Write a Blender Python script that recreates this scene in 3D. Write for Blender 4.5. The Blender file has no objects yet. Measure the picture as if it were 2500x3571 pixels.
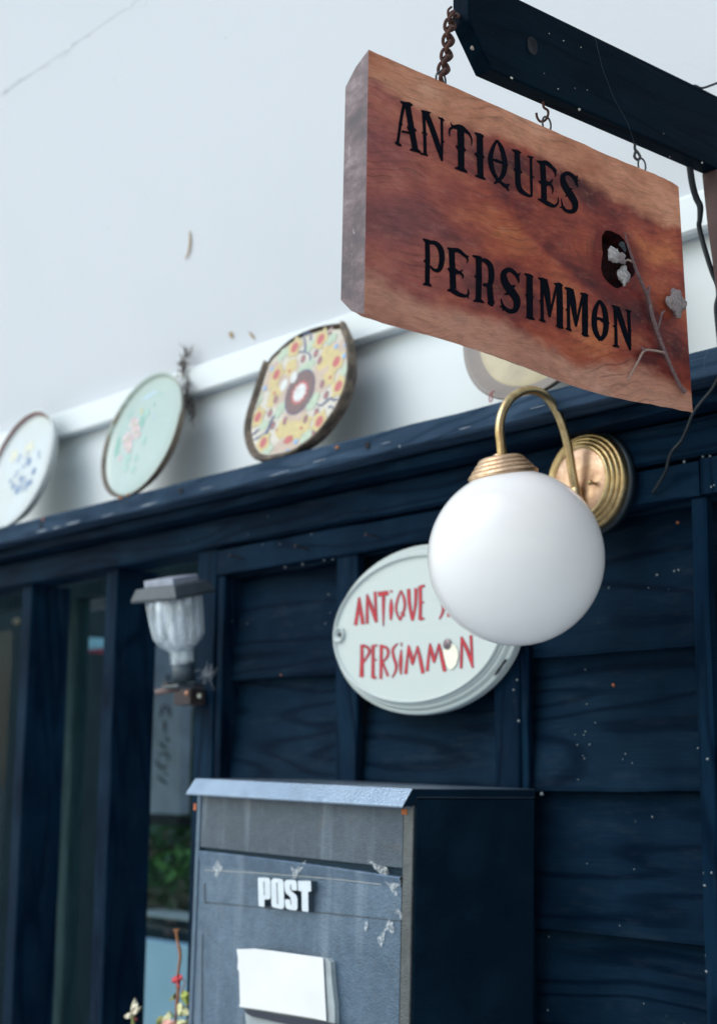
import bpy, bmesh, math, random
from mathutils import Vector, Matrix, noise
random.seed(7)
S = bpy.context.scene
COL = S.collection

# ------------------------------------------------------------------ camera
H = 1.5                                   # eye height
F = 5340.0                                # focal length in photo pixels (photo 2500 x 3571)
PITCH, YAW, ROLL = (math.radians(a) for a in (10.2, 49.3, 0.5))
fw = Vector((-math.sin(YAW) * math.cos(PITCH), math.cos(YAW) * math.cos(PITCH), math.sin(PITCH)))
r0 = Vector((math.cos(YAW), math.sin(YAW), 0)); u0 = r0.cross(fw)
rt = r0 * math.cos(ROLL) + u0 * math.sin(ROLL)
up = -r0 * math.sin(ROLL) + u0 * math.cos(ROLL)
cd = bpy.data.cameras.new('camera'); cam = bpy.data.objects.new('camera', cd); COL.objects.link(cam)
cd.sensor_fit = 'HORIZONTAL'; cd.sensor_width = 24.0; cd.lens = F / 2500 * 24.0
cd.clip_start = 0.05; cd.clip_end = 3000
M = Matrix((rt, up, -fw)).transposed().to_4x4(); M.translation = (0, 0, H)
cam.matrix_world = M
cd.dof.use_dof = True; cd.dof.focus_distance = 1.26; cd.dof.aperture_fstop = 6.3
S.camera = cam

# ------------------------------------------------------------------ light
SUN_AZ, SUN_EL = math.radians(204), math.radians(48)
w = bpy.data.worlds.new('World'); S.world = w; w.use_nodes = True
nt = w.node_tree; bg = nt.nodes['Background']
sky = nt.nodes.new('ShaderNodeTexSky'); sky.sky_type = 'NISHITA'; sky.sun_disc = False
sky.sun_elevation = SUN_EL; sky.sun_rotation = SUN_AZ; sky.dust_density = 1.0; sky.air_density = 2.0
nt.links.new(sky.outputs[0], bg.inputs[0]); bg.inputs[1].default_value = 0.15
sd = bpy.data.lights.new('sun', 'SUN'); sd.energy = 0.9; sd.angle = math.radians(50); sd.color = (1, .985, .96)
sun = bpy.data.objects.new('sun', sd); COL.objects.link(sun)
sv = Vector((math.sin(SUN_AZ) * math.cos(SUN_EL), math.cos(SUN_AZ) * math.cos(SUN_EL), math.sin(SUN_EL)))
sun.rotation_euler = sv.to_track_quat('Z', 'Y').to_euler(); sun.location = sv * 5
S.view_settings.view_transform = 'Standard'; S.view_settings.look = 'None'
S.view_settings.exposure = 0.75; S.view_settings.gamma = 1.0
S.view_settings.use_curve_mapping = False
S.render.resolution_x = 716; S.render.resolution_y = 1024

# ------------------------------------------------------------------ where things stand
D = 1.25                                   # distance of the wall's batten face from the eye
def ray(px, py): return rt * ((px - 1250) / F) - up * ((py - 1785.5) / F) + fw
EYE = Vector((0, 0, H))
def on_y(px, py, y): k = ray(px, py); return k * (y / k.y) + EYE          # point on a plane parallel to the wall
def on_x(px, py, x): k = ray(px, py); return k * (x / k.x) + EYE          # point on a plane square to the wall
def on_pl(px, py, p, n): k = ray(px, py); return EYE + k * ((p - EYE).dot(n) / k.dot(n))

# ------------------------------------------------------------------ helpers
def tag(o, label=None, cat=None, group=None, kind=None):
    if label: o['label'] = label
    if cat: o['category'] = cat
    if group: o['group'] = group
    if kind: o['kind'] = kind
    return o
def thing(name, label, cat, loc, group=None):
    o = bpy.data.objects.new(name, None); COL.objects.link(o); o.location = loc; o.empty_display_size = .02
    return tag(o, label, cat, group)
def obj(name, verts, faces, mats, parent=None, smooth=False, idx=None, bevel=0, seg=2):
    vs = [Vector(v) for v in verts]
    lo = Vector([min(v[i] for v in vs) for i in range(3)]); hi = Vector([max(v[i] for v in vs) for i in range(3)])
    c = (lo + hi) / 2
    me = bpy.data.meshes.new(name); me.from_pydata([v - c for v in vs], [], faces)
    if not isinstance(mats, (list, tuple)): mats = [mats]
    for m in mats: me.materials.append(m)
    if idx:
        for p, i in zip(me.polygons, idx): p.material_index = i
    bm = bmesh.new(); bm.from_mesh(me)
    bmesh.ops.recalc_face_normals(bm, faces=bm.faces)
    if bevel:
        es = [e for e in bm.edges if len(e.link_faces) == 2 and e.calc_face_angle(0) > .5]
        bmesh.ops.bevel(bm, geom=es, offset=bevel, segments=seg, affect='EDGES', profile=.6)
    bm.to_mesh(me); bm.free()
    if smooth:
        for p in me.polygons: p.use_smooth = True
    o = bpy.data.objects.new(name, me); COL.objects.link(o); o.location = c
    if parent is not None: par(o, parent)
    return o
def world_loc(o):
    l = o.location.copy()
    if o.parent: l = l + o.matrix_parent_inverse.translation + world_loc(o.parent)
    return l
def par(o, p):
    o.parent = p; o.matrix_parent_inverse = Matrix.Translation(-world_loc(p))
def box(name, x0, x1, y0, y1, z0, z1, m, parent=None, bevel=.002):
    v = [(x, y, z) for x in (x0, x1) for y in (y0, y1) for z in (z0, z1)]
    f = [(0, 1, 3, 2), (4, 6, 7, 5), (0, 4, 5, 1), (2, 3, 7, 6), (0, 2, 6, 4), (1, 5, 7, 3)]
    return obj(name, v, f, m, parent, bevel=bevel)
def plank(name, x0, x1, y0, y1, z0, z1, m, parent=None, n=24, rough=.0012, bev=.003, axis=0, seed=0):
    """a sawn timber along x (axis 0), y (1) or z (2) with worn, slightly uneven edges"""
    lim = [(x0, x1), (y0, y1), (z0, z1)]; a = axis; b, c = [i for i in range(3) if i != a]
    v, f = [], []
    (b0, b1), (c0, c1) = lim[b], lim[c]
    prof = [(b0 + bev, c0), (b1 - bev, c0), (b1, c0 + bev), (b1, c1 - bev), (b1 - bev, c1), (b0 + bev, c1), (b0, c1 - bev), (b0, c0 + bev)]
    for i in range(n + 1):
        t = lim[a][0] + (lim[a][1] - lim[a][0]) * i / n
        for j, (pb, pc) in enumerate(prof):
            q = Vector((t * 9, j * 3.7 + seed * 5.1, seed * 2.3))
            k = rough * noise.noise(q) + rough * .6 * noise.noise(q * 4)
            p = [0, 0, 0]; p[a] = t; p[b] = pb + k; p[c] = pc + rough * noise.noise(q + Vector((9, 3, 1)))
            v.append(p)
    for i in range(n):
        for j in range(8):
            f.append((i * 8 + j, i * 8 + (j + 1) % 8, i * 8 + 8 + (j + 1) % 8, i * 8 + 8 + j))
    f.append(tuple(range(8))); f.append(tuple(range(n * 8, n * 8 + 8)))
    return obj(name, v, f, m, parent)
def tube_vf(pts, rad, n=10, closed=False, squash=None):
    pts = [Vector(p) for p in pts]; N = len(pts)
    if not isinstance(rad, (list, tuple)): rad = [rad] * N
    v, f = [], []; nrm = None
    for i in range(N):
        a = pts[(i - 1) % N] if (closed or i > 0) else pts[i]
        b = pts[(i + 1) % N] if (closed or i < N - 1) else pts[i]
        t = (b - a).normalized()
        if nrm is None:
            nrm = t.orthogonal().normalized()
        nrm = (nrm - t * nrm.dot(t)).normalized(); bn = t.cross(nrm)
        for k in range(n):
            an = 2 * math.pi * k / n
            v.append(pts[i] + (nrm * math.cos(an) + bn * math.sin(an)) * rad[i])
    m = N if closed else N - 1
    for i in range(m):
        for k in range(n):
            i2 = (i + 1) % N
            f.append((i * n + k, i * n + (k + 1) % n, i2 * n + (k + 1) % n, i2 * n + k))
    if not closed: f.append(tuple(range(n))); f.append(tuple(range((N - 1) * n, N * n)))
    return v, f
def smoothpath(pts, k=6):
    """Catmull-Rom through tuples of any length"""
    out = []; n = len(pts)
    for i in range(n - 1):
        p0, p1, p2, p3 = pts[max(i - 1, 0)], pts[i], pts[i + 1], pts[min(i + 2, n - 1)]
        for j in range(k):
            t = j / k
            out.append(tuple(.5 * (2 * b + (c - a) * t + (2 * a - 5 * b + 4 * c - d) * t * t + (3 * b - a - 3 * c + d) * t ** 3) for a, b, c, d in zip(p0, p1, p2, p3)))
    out.append(tuple(pts[-1])); return out
def tube(name, pts, rad, m, parent=None, n=10, closed=False):
    v, f = tube_vf(pts, rad, n, closed); return obj(name, v, f, m, parent, smooth=True)
def join(parts):
    v, f = [], []
    for pv, pf in parts:
        o = len(v); v += list(pv); f += [tuple(i + o for i in q) for q in pf]
    return v, f
def lathe_vf(prof, org, axis, n=48, ref=None, fn=None):
    """prof: list of (radius, height along axis)"""
    axis = Vector(axis).normalized(); a = (Vector(ref) if ref else axis.orthogonal()); a = (a - axis * a.dot(axis)).normalized(); b = axis.cross(a)
    v, f = [], []
    for r, h in prof:
        for k in range(n):
            an = 2 * math.pi * k / n; rr = max(r, 1e-5) * (fn(an, h) if fn else 1)
            v.append(Vector(org) + axis * h + (a * math.cos(an) + b * math.sin(an)) * rr)
    for i in range(len(prof) - 1):
        for k in range(n):
            f.append((i * n + k, i * n + (k + 1) % n, i * n + n + (k + 1) % n, i * n + n + k))
    return v, f
def lathe(name, prof, org, axis, m, parent=None, n=48, ref=None, fn=None, smooth=True):
    v, f = lathe_vf(prof, org, axis, n, ref, fn); return obj(name, v, f, m, parent, smooth=smooth)
def ribbon(strokes, place, k=6, widen=0.0):
    """flat variable-width strokes; place(px, py, layer) -> point in space"""
    parts = []
    for li, st in enumerate(strokes):
        p = smoothpath(st, k) if len(st) > 2 else [tuple(a + (b - a) * t / 4 for a, b in zip(*st)) for t in range(5)]
        v, f = [], []
        for i in range(len(p)):
            a, b = p[max(i - 1, 0)], p[min(i + 1, len(p) - 1)]
            dx, dy = b[0] - a[0], b[1] - a[1]; l = math.hypot(dx, dy) or 1
            nx, ny = -dy / l, dx / l; hw = max(p[i][2], 1.5) / 2 + widen
            v.append(place(p[i][0] + nx * hw, p[i][1] + ny * hw, li)); v.append(place(p[i][0] - nx * hw, p[i][1] - ny * hw, li))
        for i in range(len(p) - 1): f.append((2 * i, 2 * i + 1, 2 * i + 3, 2 * i + 2))
        parts.append((v, f))
    return join(parts)
def fill_poly(outer, holes=()):
    """triangulated flat polygon with holes; returns vertices, triangles and the loops as index lists"""
    bm = bmesh.new(); loops = []
    for lp in [outer] + list(holes):
        vs = [bm.verts.new(p) for p in lp]; loops.append(vs)
        for i in range(len(vs)): bm.edges.new((vs[i], vs[(i + 1) % len(vs)]))
    bm.verts.index_update()
    bmesh.ops.triangle_fill(bm, use_beauty=True, use_dissolve=False, edges=bm.edges[:])
    bm.verts.index_update()
    v = [x.co.copy() for x in bm.verts]; f = [tuple(q.index for q in fc.verts) for fc in bm.faces]
    lps = [[x.index for x in l] for l in loops]; bm.free(); return v, f, lps
def slab(outer, holes, off):
    """filled outline given thickness along off"""
    v, f, lps = fill_poly(outer, holes); n = len(v); off = Vector(off)
    V = v + [p + off for p in v]; Fc = list(f) + [tuple(i + n for i in reversed(q)) for q in f]
    for lp in lps:
        for i in range(len(lp)):
            a, b = lp[i], lp[(i + 1) % len(lp)]; Fc.append((a, b, b + n, a + n))
    return V, Fc

# ------------------------------------------------------------------ materials
class NB:
    def __init__(s, name):
        s.m = bpy.data.materials.new(name); s.m.use_nodes = True; s.t = s.m.node_tree
        s.p = s.t.nodes['Principled BSDF']; s.co = s.t.nodes.new('ShaderNodeTexCoord').outputs['Object']
    def set(s, **k):
        for a, b in k.items():
            i = s.p.inputs[a.replace('_', ' ')]
            if hasattr(b, 'is_linked') or hasattr(b, 'links'): s.t.links.new(b, i)
            else: i.default_value = b
        return s
    def n(s, typ, ins=None, out=0, **at):
        nd = s.t.nodes.new(typ)
        for a, b in at.items(): setattr(nd, a, b)
        for a, b in (ins or {}).items():
            i = nd.inputs[a]
            if hasattr(b, 'links'): s.t.links.new(b, i)
            else: i.default_value = b
        return nd.outputs[out]
    def map(s, sc=(1, 1, 1), loc=(0, 0, 0), rand=False, vec=None):
        v = vec or s.co
        if rand:
            r = s.n('ShaderNodeObjectInfo', out='Random')
            o = s.n('ShaderNodeVectorMath', {0: (13.1, 7.7, 9.3), 'Scale': r}, operation='SCALE')
            v = s.n('ShaderNodeVectorMath', {0: v, 1: o}, operation='ADD')
        return s.n('ShaderNodeMapping', {'Vector': v, 'Scale': sc, 'Location': loc})
    def noise(s, v, scale=5, detail=4, rough=.55, dist=0, out='Fac'): return s.n('ShaderNodeTexNoise', {'Vector': v, 'Scale': scale, 'Detail': detail, 'Roughness': rough, 'Distortion': dist}, out)
    def ramp(s, f, *st):
        nd = s.t.nodes.new('ShaderNodeValToRGB'); s.t.links.new(f, nd.inputs[0]); e = nd.color_ramp.elements
        while len(e) < len(st): e.new(.5)
        for x, (p, c) in zip(e, st): x.position = p; x.color = tuple(c) + (1,) if isinstance(c, (tuple, list)) else (c, c, c, 1)
        return nd.outputs[0]
    def mix(s, f, a, b, mode='MIX'):
        nd = s.t.nodes.new('ShaderNodeMix'); nd.data_type = 'RGBA'; nd.blend_type = mode
        for i, x in ((0, f), (6, a), (7, b)):
            if hasattr(x, 'links'): s.t.links.new(x, nd.inputs[i])
            else: nd.inputs[i].default_value = x if not isinstance(x, tuple) or len(x) == 4 else x + (1,)
        return nd.outputs[2]
    def math(s, op, a, b=0.0, c=None):
        ins = {0: a, 1: b}
        if c is not None: ins[2] = c
        return s.n('ShaderNodeMath', ins, operation=op)
    def bump(s, h, st=.3, dist=.002, nrm=None):
        ins = {'Height': h, 'Strength': st, 'Distance': dist}
        if nrm is not None: ins['Normal'] = nrm
        return s.n('ShaderNodeBump', ins)
    def specks(s, v, scale, size, keep):
        """sparse dots: 1 inside a dot"""
        d = s.n('ShaderNodeTexVoronoi', {'Vector': v, 'Scale': scale}, 'Distance')
        c = s.n('ShaderNodeTexVoronoi', {'Vector': v, 'Scale': scale}, 'Color')
        k = s.n('ShaderNodeSeparateColor', {0: c}, 0)
        return s.math('MULTIPLY', s.math('LESS_THAN', d, s.math('MULTIPLY', k, size / keep)), s.math('LESS_THAN', k, keep))

def plain(name, c, rough=.5, metal=0, var=.15, sc=60, bump=.15, **kw):
    b = NB(name); v = b.map(rand=True)
    nz = b.noise(v, sc, 5)
    col = b.mix(b.ramp(nz, (.3, 0.0), (.7, 1.0)), tuple(x * (1 - var) for x in c), tuple(min(1, x * (1 + var)) for x in c))
    b.set(Base_Color=col, Roughness=rough, Metallic=metal, Normal=b.bump(nz, bump, .001), **kw); return b.m

def dark_wood(name, axis=0, c0=(.0005, .0028, .0100), c1=(.0052, .0190, .038), dust=.3, rough=.6, bump=.3, big=1.0):
    b = NB(name)
    st = [1, 1, 1]; st[axis] = .07
    v = b.map(rand=True)
    warp = b.n('ShaderNodeVectorMath', {0: v, 1: b.n('ShaderNodeVectorMath', {0: b.noise(v, 3.0 * big, 2, out='Color'), 'Scale': .05}, operation='SCALE')}, operation='ADD')
    sv_ = b.n('ShaderNodeMapping', {'Vector': warp, 'Scale': tuple(st)})
    rings = b.noise(sv_, 20 * big, 1, .4)
    lines = b.math('SINE', b.math('MULTIPLY', rings, 50.0))
    lines = b.math('MULTIPLY_ADD', lines, .5, .5)
    fine = b.noise(b.map(tuple(.05 if i == axis else 1 for i in range(3)), rand=True), 420, 4, .6)
    hgt = b.math('ADD', b.math('MULTIPLY', b.ramp(lines, (.0, 0.0), (.30, .85), (1, 1.0)), .45), b.math('MULTIPLY', fine, .55))
    big_ = b.noise(v, 7, 4)
    f = b.math('MULTIPLY', b.math('MULTIPLY_ADD', hgt, .7, .2), b.ramp(big_, (.3, .45), (.7, 1.0)))
    col = b.mix(b.math('POWER', f, 1.7), c0, tuple(x * 1.75 for x in c1))
    sp = b.specks(v, 90, .16, .16)
    msk = b.ramp(b.noise(v, 5, 3), (.50, 0.0), (.68, 1.0))
    dots = b.math('MULTIPLY', sp, b.math('MULTIPLY', msk, dust))
    col = b.mix(dots, col, (.34, .36, .38))
    wear = b.math('MULTIPLY', b.ramp(b.noise(b.map(tuple(.25 if i == axis else 1 for i in range(3)), rand=True), 60, 6, .7), (.54, 0.0), (.78, 1.0)), .16 * dust)
    col = b.mix(wear, col, (.16, .19, .22))
    b.set(Base_Color=col, Roughness=rough, Specular_IOR_Level=.05, Specular_Tint=(.12, .45, .85, 1), Normal=b.bump(hgt, bump, .0016)); return b.m

BLK_X = dark_wood('black_stained_wood', 0)
BLK_Z = dark_wood('black_stained_wood_upright', 2)
BLK_Y = dark_wood('black_stained_beam_wood', 1, c0=(.0004, .0022, .006), c1=(.0012, .0075, .013), dust=.10)
BOARD = dark_wood('black_weatherboard', 0, c0=(.0004, .0022, .0085), c1=(.0066, .0205, .038), bump=.6, dust=.35, big=.8)
LEDGE = dark_wood('dusty_black_ledge_wood', 0, c0=(.010, .022, .042), c1=(.038, .062, .098), dust=1.0, rough=.7)

def white_paint(name, c=(.745, .775, .825), c2=(.66, .705, .735), stain=.25):
    b = NB(name); v = b.map()
    big = b.noise(v, 3.2, 5, .6); fine = b.noise(v, 180, 4)
    col = b.mix(b.math('MULTIPLY', b.ramp(big, (.45, 0.0), (.75, 1.0)), stain), c, c2)
    sp = b.specks(v, 26, .055, .25); sp2 = b.specks(v, 70, .07, .10)
    col = b.mix(b.math('MULTIPLY', b.math('MAXIMUM', sp, sp2), .55), col, (.30, .33, .30))
    st = b.ramp(b.noise(b.map((1, 1, .25)), 38, 6, .75), (.66, 0.0), (.76, 1.0))
    col = b.mix(b.math('MULTIPLY', st, stain * .5), col, (.50, .52, .44))
    b.set(Base_Color=col, Roughness=.55, Specular_IOR_Level=.3, Normal=b.bump(b.math('ADD', fine, b.math('MULTIPLY', big, 3.0)), .12, .002)); return b.m
WHITE = white_paint('white_eave_paint', (.625, .648, .700), (.565, .60, .625), .30)
WALLW = white_paint('aged_white_wall_paint', (.70, .745, .775), (.62, .67, .65), .5)

def brass(name, c=(.58, .45, .24), rough=.30):
    b = NB(name); v = b.map(); nz = b.noise(v, 90, 6, .65); sp = b.specks(v, 500, .2, .25)
    col = b.mix(b.ramp(nz, (.40, 0.0), (.75, 1.0)), c, (c[0] * .62, c[1] * .5, c[2] * .45))
    col = b.mix(b.math('MULTIPLY', sp, .6), col, (.10, .06, .03))
    b.set(Base_Color=col, Metallic=1.0, Roughness=b.ramp(nz, (.3, rough * .8), (.8, min(1, rough * 1.7))), Normal=b.bump(b.noise(v, 300, 3), .05, .0005)); return b.m
BRASS = brass('aged_brass'); BRASS_P = brass('pinkish_brass', (.68, .50, .33), .38)

def rusty(name, c=(.10, .035, .022), c2=(.03, .018, .016)):
    b = NB(name); v = b.map(rand=True); nz = b.noise(v, 420, 6, .7)
    b.set(Base_Color=b.mix(b.ramp(nz, (.35, 0.0), (.65, 1.0)), c2, c), Roughness=.85, Metallic=.2, Normal=b.bump(nz, .6, .0008)); return b.m
RUST = rusty('rusted_chain_iron'); IRON = rusty('dull_grey_iron', (.10, .12, .14), (.035, .04, .045))
BLACK_GAP = plain('black_recess', (.004, .005, .008), .9, var=.3)

# the wooden sign's face: pale sapwood along both long edges, red-brown heart, rings round the knot
def sign_wood(name, ky, kz, top, bot, end=False):
    b = NB(name); sep = b.n('ShaderNodeSeparateXYZ', {0: b.co}, 0).node
    y, z, x = sep.outputs[1], sep.outputs[2], sep.outputs[0]
    flat = b.n('ShaderNodeCombineXYZ', {0: b.math('MULTIPLY', x, .3), 1: y, 2: z})
    dk = b.n('ShaderNodeVectorMath', {0: flat, 1: (0, ky, kz)}, 'Value', operation='DISTANCE')
    nz1 = b.noise(flat, 9, 3, .5, 0); nz2 = b.noise(flat, 30, 3, .5)
    gz = b.math('ADD', z, b.math('MULTIPLY', b.math('SUBTRACT', nz1, .5), .055))
    gz = b.math('ADD', gz, b.math('MULTIPLY', b.math('SUBTRACT', nz2, .5), .0012))
    gz = b.math('ADD', gz, b.math('MULTIPLY', y, -.10))
    t = b.n('ShaderNodeMapRange', {0: b.math('ADD', dk, b.math('MULTIPLY', b.math('SUBTRACT', nz2, .5), .02)), 1: .085, 2: .035, 3: 0.0, 4: 1.0}, 0, interpolation_type='SMOOTHSTEP')
    g = b.n('ShaderNodeMix', {0: t, 2: gz, 3: b.math('MULTIPLY', dk, .9)}, 0)
    ln = b.math('MULTIPLY_ADD', b.math('SINE', b.math('MULTIPLY', g, 900.0)), .5, .5)
    ln2 = b.math('MULTIPLY_ADD', b.math('SINE', b.math('MULTIPLY', g, 2600.0)), .5, .5)
    fine = b.noise(b.n('ShaderNodeCombineXYZ', {0: x, 1: b.math('MULTIPLY', y, .03), 2: gz}), 900, 4, .6)
    blot = b.noise(b.n('ShaderNodeMapping', {'Vector': flat, 'Scale': (1, .45, 1)}), 22, 5, .6)
    blot2 = b.noise(b.n('ShaderNodeMapping', {'Vector': flat, 'Scale': (1, .5, 1), 'Location': (3, 1, 2)}), 60, 4, .6)
    heart = b.ramp(blot, (.32, (.055, .009, .012)), (.42, (.175, .026, .021)), (.54, (.37, .066, .034)), (.70, (.58, .160, .060)))
    heart = b.mix(b.math('MULTIPLY', b.ramp(blot2, (.58, 0.0), (.74, 1.0)), .55), heart, (.33, .125, .055))
    sheen_tint = b.n('ShaderNodeMapRange', {0: b.math('ADD', y, b.math('MULTIPLY', nz1, .10)), 1: .02, 2: -.12, 3: 0.0, 4: .50}, 0)  # reflected purplish sheen toward the near end, put into the colour
    heart = b.mix(sheen_tint, heart, b.mix(blot2, (.25, .085, .095), (.46, .175, .155)))
    sap = b.ramp(blot, (.3, (.46, .145, .070)), (.55, (.66, .285, .165)), (.75, (.74, .40, .27)))
    e = b.math('MULTIPLY', b.math('SUBTRACT', nz1, .5), .05)
    e = b.math('ADD', e, b.math('MULTIPLY', b.math('SUBTRACT', blot2, .5), .02))
    up_ = b.n('ShaderNodeMapRange', {0: b.math('ADD', z, b.math('ADD', e, b.math('MULTIPLY', y, .03))), 1: top - .040, 2: top - .026, 3: 0.0, 4: 1.0}, 0, interpolation_type='SMOOTHSTEP')
    dn = b.n('ShaderNodeMapRange', {0: b.math('ADD', z, b.math('SUBTRACT', e, b.math('MULTIPLY', y, -.045))), 1: bot + .036, 2: bot + .022, 3: 0.0, 4: 1.0}, 0, interpolation_type='SMOOTHSTEP')
    col = b.mix(b.math('MULTIPLY', up_, .95), heart, sap)
    col = b.mix(b.math('MULTIPLY', dn, .95), col, b.mix(.35, sap, (.45, .24, .20)))
    kr = b.n('ShaderNodeMapRange', {0: b.math('ADD', dk, b.math('MULTIPLY', b.math('SUBTRACT', nz2, .5), .018)), 1: .046, 2: .026, 3: 0.0, 4: .9}, 0, interpolation_type='SMOOTHSTEP')
    col = b.mix(kr, col, (.16, .014, .012))
    dkl = b.math('MULTIPLY', b.math('SUBTRACT', 1.0, b.ramp(ln, (.0, 0.0), (.16, 1.0))), .34)
    dkl = b.math('MULTIPLY', dkl, b.ramp(b.noise(b.n('ShaderNodeMapping', {'Vector': flat, 'Scale': (1, .5, 1)}), 34, 4), (.47, 0.0), (.62, 1.0)))
    col = b.mix(dkl, col, (.035, .012, .014))
    col = b.mix(b.math('MULTIPLY', b.ramp(fine, (.46, 0.0), (.70, 1.0)), .38), col, b.mix(.6, col, (.03, .010, .010)))
    mot = b.noise(b.n('ShaderNodeMapping', {'Vector': flat, 'Scale': (1, .35, 1)}), 170, 5, .7)
    col = b.mix(b.ramp(mot, (.35, .45), (.55, 0.0)), col, b.mix(.55, col, (.02, .006, .006)))
    col = b.mix(b.ramp(mot, (.55, 0.0), (.75, .40)), col, b.mix(.5, col, (.62, .34, .24)))
    dust = b.specks(flat, 420, .22, .10)
    col = b.mix(b.math('MULTIPLY', dust, .5), col, (.55, .48, .46))
    scr = b.n('ShaderNodeTexWave', {'Vector': b.n('ShaderNodeMapping', {'Vector': flat, 'Rotation': (.9, 0, 0)}), 'Scale': 6, 'Distortion': 9, 'Detail': 1}, 'Fac')
    hgt = b.math('ADD', b.math('MULTIPLY', ln, .10), fine)
    b.set(Base_Color=col, Roughness=b.ramp(blot2, (.3, .42), (.7, .58)), Specular_IOR_Level=.16, Normal=b.bump(hgt, .22, .0007),
          Coat_Weight=.03, Coat_Roughness=.3); return b.m
def end_grain(name):
    b = NB(name); sep = b.n('ShaderNodeSeparateXYZ', {0: b.co}, 0).node
    z = sep.outputs[2]
    saw = b.math('MULTIPLY_ADD', b.math('SINE', b.math('ADD', b.math('MULTIPLY', z, 5200.0), b.math('MULTIPLY', b.noise(b.co, 40, 2), 10.0))), .5, .5)
    bl = b.noise(b.map((1, 1, 1.6), vec=b.co), 34, 7, .68); v2 = b.map((1, 1, .35), vec=b.co)
    col = b.ramp(bl, (.36, (.022, .011, .014)), (.47, (.062, .031, .034)), (.57, (.125, .075, .078)), (.72, (.26, .195, .205)))
    col = b.mix(b.math('MULTIPLY', saw, .30), col, (.19, .155, .175))
    scr = b.ramp(b.noise(b.map((1.0, 1, .16), vec=b.co), 260, 3, .6, 1.2), (.70, 0.0), (.74, 1.0))
    col = b.mix(b.math('MULTIPLY', scr, .5), col, (.62, .60, .62))
    b.set(Base_Color=col, Roughness=.45, Specular_IOR_Level=.55, Normal=b.bump(saw, .35, .0006)); return b.m

# ================================================================== THE SETTING
def ground_mat():
    b = NB('pale_concrete_paving'); v = b.map(); nz = b.noise(v, 3, 8, .65)
    b.set(Base_Color=b.ramp(nz, (.3, (.46, .46, .455)), (.7, (.60, .595, .58))), Roughness=.9, Normal=b.bump(nz, .3, .01)); return b.m
g = 1500
tag(obj('ground', [(-g, -g, 0), (g, -g, 0), (g, g, 0), (-g, g, 0)], [(0, 1, 2, 3)], ground_mat()), kind='structure')

XL, XR = -6.0, 3.0                          # the shop front runs on past both sides of the picture
# ---- white wall strip, trim and the sloping white eave above it
Z_TRIM0, Z_TRIM1 = .578 + H, .621 + H
yt = D + .034                               # wall strip behind the plates
wl = thing('white_eave', 'white painted eave and wall strip above the black ledge', 'eave', (-1.6, D, H + .42))
box('wall_strip', XL, XR, yt, yt + .06, H + .38, Z_TRIM0 + .03, WALLW, wl, 0)
YT = D + .012
plank('trim', XL, XR, YT, yt - .001, Z_TRIM0, Z_TRIM1, WALLW, wl, n=60, rough=.0012, bev=.003)
# the eave's underside rises outward from the trim
EN = Vector((0, -.94, -.34)).normalized()       # faces the street and the ground
E0 = Vector((0, D + .026, Z_TRIM1 - .002))
def soffit(px, py): return on_pl(px, py, E0, EN)
seam = soffit(130, 242)
SL = .94 / .34                              # rise of the eave for each step outward
def ez(y): return E0.z + (E0.y - y) * SL
def panel(name, ya, yb, back=0.0, m=WHITE):
    t = -EN * .014; o_ = -EN * back
    p = [Vector((XL, ya, ez(ya))) + o_, Vector((XR, ya, ez(ya))) + o_, Vector((XR, yb, ez(yb))) + o_, Vector((XL, yb, ez(yb))) + o_]
    v = p + [q + t for q in p]
    return obj(name, v, [(0, 1, 2, 3), (4, 7, 6, 5), (0, 4, 5, 1), (1, 5, 6, 2), (2, 6, 7, 3), (3, 7, 4, 0)], m, wl)
panel('soffit_panel', E0.y, seam.y + .0001)
panel('soffit_panel', seam.y - .0001, .94)
panel('soffit_backing', E0.y - .05, .95, .0145)
box('fascia', XL, XR, .905, .938, ez(.94) - .02, ez(.94) + .16, WHITE, wl, .002)

CRK = plain('grey_crack_dirt', (.60, .63, .65), .9, var=.3)
for st_ in ([(0, 328, 5), (18, 320, 9), (40, 300, 4), (70, 276, 3), (110, 255, 1.5)], [(140, 238, 1.5), (175, 222, 2)], [(212, 196, 2), (226, 186, 6), (240, 165, 9), (255, 150, 5), (268, 142, 2)], [(305, 126, 3), (314, 120, 4)], [(440, 30, 3), (452, 22, 7), (462, 14, 3)], [(495, 18, 3), (503, 8, 6), (508, 0, 3)]):
    v_, f_ = ribbon([st_], lambda x, y, l: soffit(x, y) + EN * .0006, k=5)
    obj('crack', v_, f_, CRK, wl)
# roof over the shop, above the eave
rf = thing('roof', 'dark roof over the shop front, above the white eave', 'roof', (-.6, 1.3, H + 1.3))
zr = ez(.94) + .16
obj('roof_slope', [(XL, .70, zr), (XR, .70, zr), (XR, 1.5, zr + .40), (XL, 1.5, zr + .40), (XL, .70, zr + .05), (XR, .70, zr + .05), (XR, 1.5, zr + .45), (XL, 1.5, zr + .45)],
    [(0, 1, 2, 3), (4, 7, 6, 5), (0, 4, 5, 1), (1, 5, 6, 2), (2, 6, 7, 3), (3, 7, 4, 0)], plain('dark_roof_sheet', (.05, .055, .06), .7), rf)

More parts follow.
